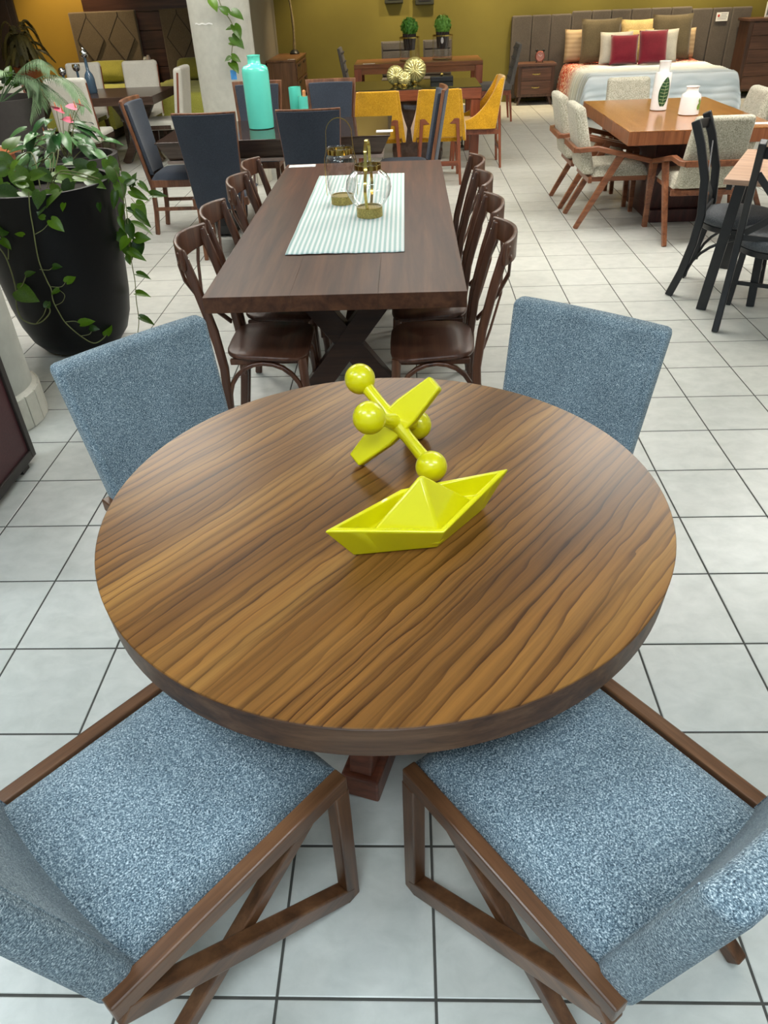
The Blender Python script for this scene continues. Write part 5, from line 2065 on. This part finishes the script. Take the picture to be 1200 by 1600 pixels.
for (x, y) in ((118, 168), (126, 165), (98, 174), (112, 188), (70, 209), (88, 170)):
    p = atY(x, y, 6.15 + rnd.uniform(-0.1, 0.1))
    b = rnd.uniform(-0.5, 0.5)
    put_leaf(SPATHE, 'spathe', t, p, (math.sin(b + x), -0.5, 0.25), (0.1, -0.6, 0.8), 0.075)
    vine(t, [base + V((rnd.uniform(-.05, .05), 0, 0)), base.lerp(p, 0.6) + V((0, 0, 0.05)), p], 0.0025)
    m = MB()
    m.tube([p - AC, p - AC + V((0.005, -0.02, 0.045))], [0.006, 0.003], 8)
    m.done('spadix', 'candle', t)


# ---- fronds (palm and fern)
def frond(parent, pts, mat, n, ll, w, droop=0.5):
    P = [V(p) - parent.location for p in pts]

    def ev(s):
        k = s * (len(P) - 1)
        i = min(int(k), len(P) - 2)
        p0, p1, p2, p3 = P[max(i - 1, 0)], P[i], P[i + 1], P[min(i + 2, len(P) - 1)]
        q = k - i
        return 0.5 * ((2 * p1) + (p2 - p0) * q + (2 * p0 - 5 * p1 + 4 * p2 - p3) * q * q + (3 * p1 - p0 - 3 * p2 + p3) * q ** 3)
    m = MB()
    m.tube([ev(k / 14) for k in range(15)], [0.006 * (1 - 0.75 * k / 14) for k in range(15)], 5)
    for k in range(n):
        s = 0.22 + 0.78 * k / (n - 1)
        c = ev(s)
        tg = (ev(min(1, s + 0.02)) - ev(s - 0.02)).normalized()
        sd = tg.cross(V((0, 0, 1)))
        if sd.length < 0.05:
            sd = V((1, 0, 0))
        sd.normalize()
        L = ll * (0.35 + 0.65 * math.sin(PI * min(1, 0.12 + 0.88 * (1 - (s - 0.22) / 0.78)) * 0.9))
        for e in (-1, 1):
            d = (sd * e + tg * 0.8 + V((0, 0, -droop + rnd.uniform(-0.15, 0.15)))).normalized()
            d2 = (d + V((0, 0, -droop * 0.8))).normalized()
            q = tg.cross(d).normalized().cross(d).normalized() * w
            a, b, cc = c, c + d * L * 0.5, c + d * L * 0.5 + d2 * L * 0.5
            v = [m.b.verts.new(z) for z in (a - q * 0.4, a + q * 0.4, b + q, b - q, cc)]
            m._f([v[0], v[1], v[2], v[3]])
            m._f([v[3], v[2], v[4]])
    return m.done('frond', mat, parent, smooth=0)


MC = V((-3.86, 7.75, 0))
t = thing('potted_palm', 'feathery palm in a tall dark brown planter at the left edge', 'potted plant', MC)
mb = MB()
mb.lathe([(0.30, 0.0), (0.33, 0.3), (0.38, 0.90), (0.385, 0.95), (0.36, 0.95), (0.35, 0.88)], 48)
mb.done('planter', 'planter_b', t, smooth=50)
mb = MB()
mb.lathe([(0.348, 0.878), (0.001, 0.89)], 28, cap0=False)
mb.done('soil', 'soil', t)
cb = MC + V((0.0, 0.0, 0.9))
YP = 7.75
for ps in (((25, 118), (45, 98), (64, 93), (78, 108)), ((60, 122), (95, 120), (118, 138), (132, 166)), ((30, 122), (48, 130), (52, 155), (46, 182)), ((55, 130), (80, 140), (105, 165), (128, 200)), ((10, 120), (0, 110), (-15, 115), (-25, 140)), ((20, 125), (40, 118), (62, 132), (66, 165))):
    frond(t, [cb] + [atY(x, y, YP - 0.05 * i) for i, (x, y) in enumerate(ps)], 'palm', 34, 0.17, 0.006, 0.55)
for (x, y, a) in ((8, 130, -60), (22, 135, -30), (14, 118, -100), (3, 140, 160)):
    leaf_px(POTHOS[1], t, x, y, 26, a, atY(x, y, YP))

FC = V((-5.35, 11.9, 0))
t = thing('potted_fern', 'dry dark fern on a tall stand before the mustard wall at the far left', 'potted plant', FC)
mb = MB()
mb.lathe([(0.17, 0.0), (0.17, 0.02), (0.05, 0.05), (0.05, 0.62), (0.12, 0.66), (0.17, 0.80), (0.19, 0.92), (0.17, 0.92), (0.16, 0.88), (0.001, 0.88)], 32)
mb.done('stand_pot', 'redbrown', t, smooth=50)
cb = FC + V((0, 0, 0.9))
for k in range(34):
    a = 2 * PI * k / 34 + rnd.uniform(-0.2, 0.2)
    L = rnd.uniform(0.18, 0.36)
    h = rnd.uniform(0.15, 0.52)
    d = V((math.cos(a), math.sin(a), 0))
    frond(t, [cb, cb + d * L * 0.3 + V((0, 0, h)), cb + d * L * 0.75 + V((0, 0, h * 0.95)), cb + d * L * 1.05 + V((0, 0, h * 0.35))], 'fern', 26, 0.085, 0.010, 0.5)

# ---- vine by the far pillar
t = thing('hanging_vine', 'pothos vine hanging beside the far pillar with a blue paper tag', 'plant', atY(342, 0, 8.21))
pv = [(338, -14), (345, 8), (352, 20), (362, 36), (366, 52), (364, 66), (362, 85), (364, 104), (366, 118)]
vine(t, [atY(x, y, 8.2) for x, y in pv], 0.004)
for (x, y, L, a) in ((356, 20, 16, -150), (362, 18, 20, 30), (366, 40, 20, 60), (363, 44, 10, 170), (363, 58, 22, 40), (361, 66, 18, 20), (362, 88, 14, 20), (361, 98, 18, 50), (330, 0, 18, 60), (360, 90, 10, 160)):
    leaf_px(POTHOS[0], t, x, y, L * 1.1, a, atY(x, y, 8.16 + rnd.uniform(-0.02, 0.02)))
q = atY(365, 117, 8.15) - t.location
mb = MB()
mb.box(q.x - 0.028, q.y - 0.002, q.z - 0.04, q.x + 0.028, q.y + 0.002, q.z + 0.04)
mb.done('paper_tag', 'bluetag', t, smooth=0)

# ================================================================== LEFT EDGE
t = thing('screen_panel', 'dark maroon panel with black-brown wood frame standing at the lower left edge', 'panel', (-1.76, 2.36, 0))
mb = MB()
mb.box(-0.02, -0.42, 0.07, 0.022, 0.42, 0.97)
mb.done('maroon_board', 'maroonpanel', t, smooth=0)
for (a, b, c, d) in ((0.42, 0.455, 0.03, 1.0), (-0.455, -0.42, 0.03, 1.0)):
    mb = MB()
    mb.box(-0.03, a, c, 0.034, b, d)
    mb.done('stile', 'blackwood', t, smooth=0, bevel=0.003)
for (c, d) in ((0.03, 0.07), (0.97, 1.0)):
    mb = MB()
    mb.box(-0.03, -0.42, c, 0.034, 0.42, d)
    mb.done('rail', 'blackwood', t, smooth=0, bevel=0.003)
for y in (-0.36, 0.36):
    mb = MB()
    mb.box(-0.06, y - 0.03, 0, 0.02, y + 0.03, 0.03)
    mb.done('foot', 'blackwood', t, smooth=0)

# orange side table
t = thing('side_table', 'orange-stained wooden table behind the black planter at the left edge', 'table', (-3.64, 6.2, 0))
mb = MB()
mb.box(-0.5, -0.42, 0.69, 0.45, 0.36, 0.72)
mb.done('tabletop', 'orangechair', t, smooth=0, bevel=0.003)
mb = MB()
mb.box(-0.505, 0.335, 0.672, 0.455, 0.366, 0.728)
mb.done('edge_strip', 'cream', t, smooth=0, bevel=0.004)
mb = MB()
mb.box(-0.44, -0.36, 0.60, 0.40, 0.31, 0.689)
mb.done('apron', 'orangechair', t, smooth=0, bevel=0.003)
for sx in (-0.42, 0.38):
    for sy in (-0.34, 0.29):
        mb = MB()
        mb.beam((sx, sy, 0.61), (sx, sy, 0), 0.05, 0.05, up=(0, 1, 0), w1=0.03, d1=0.03)
        mb.done('leg', 'orangechair', t, smooth=0, bevel=0.003)

# ================================================================== CREAM CHAIR SET
t = thing('dining_table', 'dark brown table with thick top among the cream chairs at the left', 'table', (-3.9, 9.82, 0))
mb = MB()
mb.box(-1.02, -0.5, TH - 0.085, 1.02, 0.5, TH)
mb.done('tabletop', 'espresso', t, smooth=0, bevel=0.003)
for s in (-1, 1):
    for e in (-1, 1):
        mb = MB()
        mb.beam((s * 0.62 - 0.22 * e, 0.003 * e, 0.0), (s * 0.62 + 0.22 * e, 0.003 * e, TH - 0.086), 0.10, 0.09, up=(1, 0, 0))
        mb.done('crossed_leg', 'espresso', t, smooth=0, bevel=0.004)


def cream_chair():
    t = thing('dining_chair', '', 'chair', (0, 0, 0), 0, 'cream chairs round the dark brown table')
    m = MB()
    slab(m, 0.44, 0.45, 0.11, 0.10, 0.36, 1.0, -0.19, -0.285, 0.0, 6, 8)
    m.done('backrest', 'cream', t, smooth=60, bevel=0.035, seg=4)
    m = MB()
    m.box(-0.225, -0.2, 0.37, 0.225, 0.245, 0.47)
    m.done('seat', 'cream', t, smooth=50, bevel=0.03, seg=3)
    for s in (-1, 1):
        m = MB()
        m.beam((s * 0.222, -0.10, 0.40), (s * 0.222, 0.215, 0.40), 0.012, 0.045)
        m.done('wood_inlay', 'espresso', t, smooth=0)
        m = MB()
        m.beam((s * 0.223, -0.19, 0.40), (s * 0.2275, -0.285, 0.95), 0.008, 0.022, up=(0, 1, 0))
        m.done('wood_strip', 'redbrown', t, smooth=0)
        for y0, y1 in ((-0.19, -0.26), (0.20, 0.23)):
            m = MB()
            m.beam((s * 0.18, y0, 0.38), (s * 0.19, y1, 0.0), 0.05, 0.05, up=(0, 1, 0), w1=0.032, d1=0.032)
            m.done('leg', 'espresso', t, smooth=0, bevel=0.003)
    return t


p = cream_chair()
CREAM = [((-3.64, 9.14, 0), face(0, 1), 'cream chair with its back to us behind the pink anthurium'),
         ((-4.33, 9.14, 0), face(0, 1), 'cream chair with its back to us at the left edge behind the palm'),
         ((-3.46, 10.66, 0), face(0, -1), 'cream chair facing us beyond the dark table, nearer the far pillar'),
         ((-4.20, 10.66, 0), face(0, -1), 'cream chair facing us beyond the dark table, behind the decanters'),
         ((-2.92, 9.86, 0), face(-1, 0), 'cream chair seen edge-on at the right end of the dark table')]
for i, (loc, rz, lab) in enumerate(CREAM):
    if i == 0:
        p.location, p.rotation_euler, p['label'] = loc, (0, 0, rz), lab
    else:
        dup(p, loc, rz, lab)

for (x, y, Y, body, hb, lab) in ((131, 85, 9.85, 'bluebottle', 0.0, 'tall slate blue decanter with chrome ball stopper on the dark table'), (97, 112, 9.75, 'chrome', -1, 'chrome ball ornament left of the blue decanter'), (119, 106, 9.95, 'smoke', -2, 'chrome goblet beside the blue decanter')):
    q = atY(x, y, Y)
    h = q.z - TH
    t = thing('decanter', lab, 'decanter', (q.x, Y, TH))
    if hb == 0:
        mb = MB()
        mb.lathe([(0.05, 0), (0.058, 0.01), (0.056, 0.15), (0.045, 0.19), (0.018, 0.23), (0.016, h - 0.03), (0.02, h - 0.02)], 24)
        mb.done('bottle', 'bluebottle', t, smooth=50)
        mb = MB()
        mb.sphere((0, 0, h + 0.005), 0.045, 16, 12)
        mb.sphere((0, 0, h + 0.052), 0.02, 12, 8)
        mb.done('stopper', 'chrome', t)
    else:
        mb = MB()
        mb.lathe([(0.04, 0), (0.04, 0.01), (0.014, 0.03), (0.014, h - 0.02)], 16)
        mb.done('stem', 'bluebottle', t)
        mb = MB()
        if hb == -1:
            mb.sphere((0, 0, h), 0.045, 16, 12)
        else:
            mb.lathe([(0.015, h - 0.04), (0.04, h - 0.02), (0.046, h + 0.01), (0.042, h + 0.035), (0.038, h + 0.035), (0.038, h + 0.01)], 20)
        mb.done('bowl', 'chrome', t)

# ================================================================== LEFT BEDS
for (x0, x1, lab1, lab2, lab3) in ((atY(107, 20, 13.5).x, atY(211, 17, 13.5).x, 'taupe headboard with two stitched diamonds, left of the pair', 'bed with lime green spread behind the cream chairs, left of the pair', 'lime green pillow on the left bed'),
                                   (atY(248.5, 14, 13.5).x, atY(248.5, 14, 13.5).x + 1.02, 'taupe headboard with stitched diamonds, right of the pair beside the pillar', 'bed with quilted lime green spread beside the far pillar, right of the pair', 'lime green pillow on the right bed beside the pillar')):
    cx = (x0 + x1) / 2
    hw = (x1 - x0) / 2
    t = thing('headboard', lab1, 'headboard', (cx, 13.49, 0))
    mb = MB()
    mb.box(-hw, -0.04, 0.05, hw, 0.05, 1.495)
    mb.done('padded_board', 'diamond', t, smooth=40, bevel=0.02, seg=3)
    for s in (-1, 1):
        mb = MB()
        c = s * hw * 0.47
        zc, dz, dw = 1.13, 0.30, hw * 0.40
        A = [(c - dw, zc), (c, zc - dz), (c + dw, zc), (c, zc + dz)]
        mb.prism(A, -0.055, -0.03, lambda u, v, w: V((u, w, v)))
        pad = mb.done('diamond_pad', 'diamond', t, smooth=0, bevel=0.010, seg=2)
        mb = MB()
        mb.tube([(a * 1.0, -0.052, b) for a, b in A], 0.008, 6, close=True)
        mb.tube([(c, -0.042, zc + dz), (c, -0.042, 1.48)], 0.006, 6)
        mb.tube([(c, -0.0425, zc - dz), (c, -0.0425, 0.5)], 0.005, 6)
        mb.done('seam', 'seam', pad)
    t = thing('bed', lab2, 'bed', (cx, 12.44, 0))
    mb = MB()
    mb.box(-hw + 0.02, -0.95, 0.03, hw - 0.02, 0.98, 0.30)
    mb.done('base', 'seam', t, smooth=0, bevel=0.01)
    mb = MB()

    def bf(u, v, hw=hw):
        drop = 0.42
        s = (u * 2 - 1) * (hw + drop)
        r = v * (1.98 + drop) - drop
        ex, ey = max(0, abs(s) - hw), max(0, -r)
        e = max(ex, ey)
        return V((math.copysign(min(abs(s), hw) + 0.05 * (1 - math.exp(-ex * 9)), s), -0.98 + max(r, 0) - 0.05 * (1 - math.exp(-ey * 9)),
                  0.56 - max(0, e - 0.02) * 0.98 - 0.015 * min(1, e / 0.04) + 0.006 * (abs(math.sin(9 * (s + r))) + abs(math.sin(9 * (s - r))))))
    mb.grid(bf, 40, 48)
    mb.done('bedspread', 'limebed', t, smooth=80, solid=0.012)
    mb = MB()
    cushion_mesh(mb, 0.66, 0.44, 0.16, 12, 0.1, Matrix.Rotation(-1.1, 4, 'X'))
    o = mb.done('pillow', 'limepillow', smooth=80)
    o.location = (cx, 13.16, 0.575 + 0.22 * math.cos(1.1) + 0.055)
    tag(o, lab3, 'pillow', 'lime pillows on the left beds')

xa, xb = atY(219, 60, 13.4).x, atY(246, 60, 13.4).x
t = thing('bedside_cabinet', 'narrow dark cabinet between the two diamond headboards', 'cabinet', ((xa + xb) / 2, 13.28, 0))
w = (xb - xa) / 2 - 0.07
mb = MB()
mb.box(-w, -0.16, 0.08, w, 0.16, 0.80)
mb.done('body', 'shelfwood', t, smooth=0, bevel=0.004)
drawers(t, -w + 0.02, w - 0.02, -0.16, 0.1, ((0.02, 0.22), (0.24, 0.44), (0.46, 0.66)), 'shelfwood', 'gold_dull')
for sx in (-1, 1):
    mb = MB()
    mb.box(sx * (w - 0.03) - 0.02, -0.14, 0, sx * (w - 0.03) + 0.02, 0.14, 0.08)
    mb.done('foot', 'shelfwood', t, smooth=0)
for k, (dxx, r, h, m_, lab) in enumerate(((-0.13, 0.035, 0.10, 'greycushion', 'small grey jar, leftmost on the dark bedside cabinet'), (-0.01, 0.03, 0.12, 'lip', 'small taupe jar in the middle of the dark bedside cabinet'), (0.12, 0.035, 0.06, 'cream', 'small low cream jar, rightmost on the dark bedside cabinet'))):
    mb = MB()
    mb.lathe([(r, 0), (r, h * 0.75), (r * 0.7, h * 0.85), (r * 0.7, h), (r * 0.5, h)], 18)
    o = mb.done('jar', m_, smooth=40)
    o.location = ((xa + xb) / 2 + dxx * min(1, w / 0.16), 13.2, 0.801)
    tag(o, lab, 'jar')

# ================================================================== SHELF, SIDEBOARD
t = thing('bookshelf', 'black-brown open shelf unit between the pillar and the grey partition', 'shelf', (-2.44, 12.4, 0))
for sx in (-0.22, 0.22):
    mb = MB()
    mb.box(sx - 0.018, -0.15, 0, sx + 0.018, 0.15, 2.0)
    mb.done('side_panel', 'shelfwood', t, smooth=0)
mb = MB()
mb.box(-0.202, 0.135, 0.02, 0.202, 0.15, 2.0)
mb.done('back_panel', 'shelfwood', t, smooth=0)
for z in (0.05, 0.42, 0.82, 1.14, 1.33, 1.66, 1.98):
    mb = MB()
    mb.box(-0.2015, -0.15, z - 0.012, 0.2015, 0.134, z + 0.012)
    mb.done('shelf_board', 'chestwood_d', t, smooth=0)
q = atY(374, 15, 12.30)
t = thing('picture_frame', 'small picture with pale frame on the upper shelf of the dark unit', 'picture', (q.x, 12.36, 1.343))
mb = MB()
mb.box(-0.075, -0.012, 0, 0.075, 0.012, 0.24)
mb.done('frame', 'lip', t, smooth=0, bevel=0.004)
mb = MB()
mb.box(-0.055, -0.016, 0.025, 0.055, -0.0125, 0.215)
mb.done('print', 'darkink', t, smooth=0)
mb = MB()
mb.sphere((0, -0.017, 0.13), 0.035, 12, 8, (0.8, 0.1, 1.5))
mb.done('portrait', 'greycushion', t)
q = atY(381, 82, 12.3)
t = thing('storage_box', 'beige board box on the lower shelf of the dark unit', 'box', (q.x, 12.36, 0.833))
mb = MB()
mb.box(-0.075, -0.1, 0, 0.075, 0.09, 0.24)
mb.done('carton', 'beigebox', t, smooth=0, bevel=0.004)
mb = MB()
mb.box(-0.079, -0.104, 0.2, 0.079, 0.094, 0.255)
mb.done('lid', 'beigebox', t, smooth=0, bevel=0.003)
q = atY(388.5, 20, 12.16)
t = thing('mirror_frame', 'thin gold frame leaning beside the dark shelf unit', 'frame', (q.x, 12.12, 0))
mb = MB()
mb.hexa([(-0.03, -0.05, 0.0), (0.02, -0.05, 0.0), (-0.03, -0.03, 0.0), (0.02, -0.03, 0.0), (-0.03, 0.0, 2.0), (0.02, 0.0, 2.0), (-0.03, 0.02, 2.0), (0.02, 0.02, 2.0)])
mb.done('backing', 'blackwood', t, smooth=0)
mb = MB()
mb.hexa([(-0.025, -0.03, 1.29), (0.012, -0.03, 1.29), (-0.025, -0.02, 1.29), (0.012, -0.02, 1.29), (-0.025, -0.016, 1.99), (0.012, -0.016, 1.99), (-0.025, -0.006, 1.99), (0.012, -0.006, 1.99)])
mb.done('gold_edge', 'goldframe', t, smooth=0)

t = thing('sideboard', 'walnut sideboard with drawers against the grey partition', 'sideboard', (-1.87, 13.32, 0))
mb = MB()
mb.box(-0.22, -0.68, 0.08, 0.20, 0.68, 0.795)
mb.done('body', 'sideboard', t, smooth=0, bevel=0.003)
mb = MB()
mb.box(-0.23, -0.70, 0.796, 0.215, 0.70, 0.822)
mb.done('top', 'sideboard', t, smooth=0, bevel=0.003)
for j in range(2):
    for k in range(3):
        y0 = -0.66 + j * 0.66
        z0 = 0.12 + k * 0.22
        mb = MB()
        mb.box(0.198, y0 + 0.012, z0 + 0.01, 0.214, y0 + 0.648, z0 + 0.205)
        d = mb.done('drawer', 'chestwood', t, smooth=0, bevel=0.002)
        mb = MB()
        mb.box(0.212, y0 + 0.2, z0 + 0.16, 0.226, y0 + 0.46, z0 + 0.185)
        mb.done('handle', 'blackwood', d, smooth=0)
for sx in (-0.2, 0.17):
    for sy in (-0.62, 0.62):
        mb = MB()
        mb.beam((sx, sy, 0.08), (sx, sy, 0), 0.05, 0.05, up=(0, 1, 0), w1=0.035, d1=0.035)
        mb.done('leg', 'blackwood', t, smooth=0)
q = at(455, 93, 0.823)
card('white price card on the near end of the walnut sideboard', (q.x, 12.72, 0.8225), 0.10, 0.05)
q = atY(460, 79, 13.8)
t = thing('dry_branch', 'tall pale dried branch standing on the walnut sideboard', 'branch', (q.x, 13.8, 0.823))
mb = MB()
pts, rs = [], []
for k in range(16):
    f = k / 15
    pts.append((-0.02 * f + 0.02 * math.sin(f * 7), 0.01 * math.sin(f * 9), 0.03 + 1.6 * f))
    rs.append(0.022 * (1 - 0.5 * f) + 0.004 * math.sin(f * 31))
mb.tube(pts, rs, 10)
mb.done('stem', 'branch', t, smooth=60)
mb = MB()
mb.lathe([(0.075, 0), (0.08, 0.012), (0.05, 0.05), (0.02, 0.06)], 18)
mb.done('base', 'blackmetal', t)
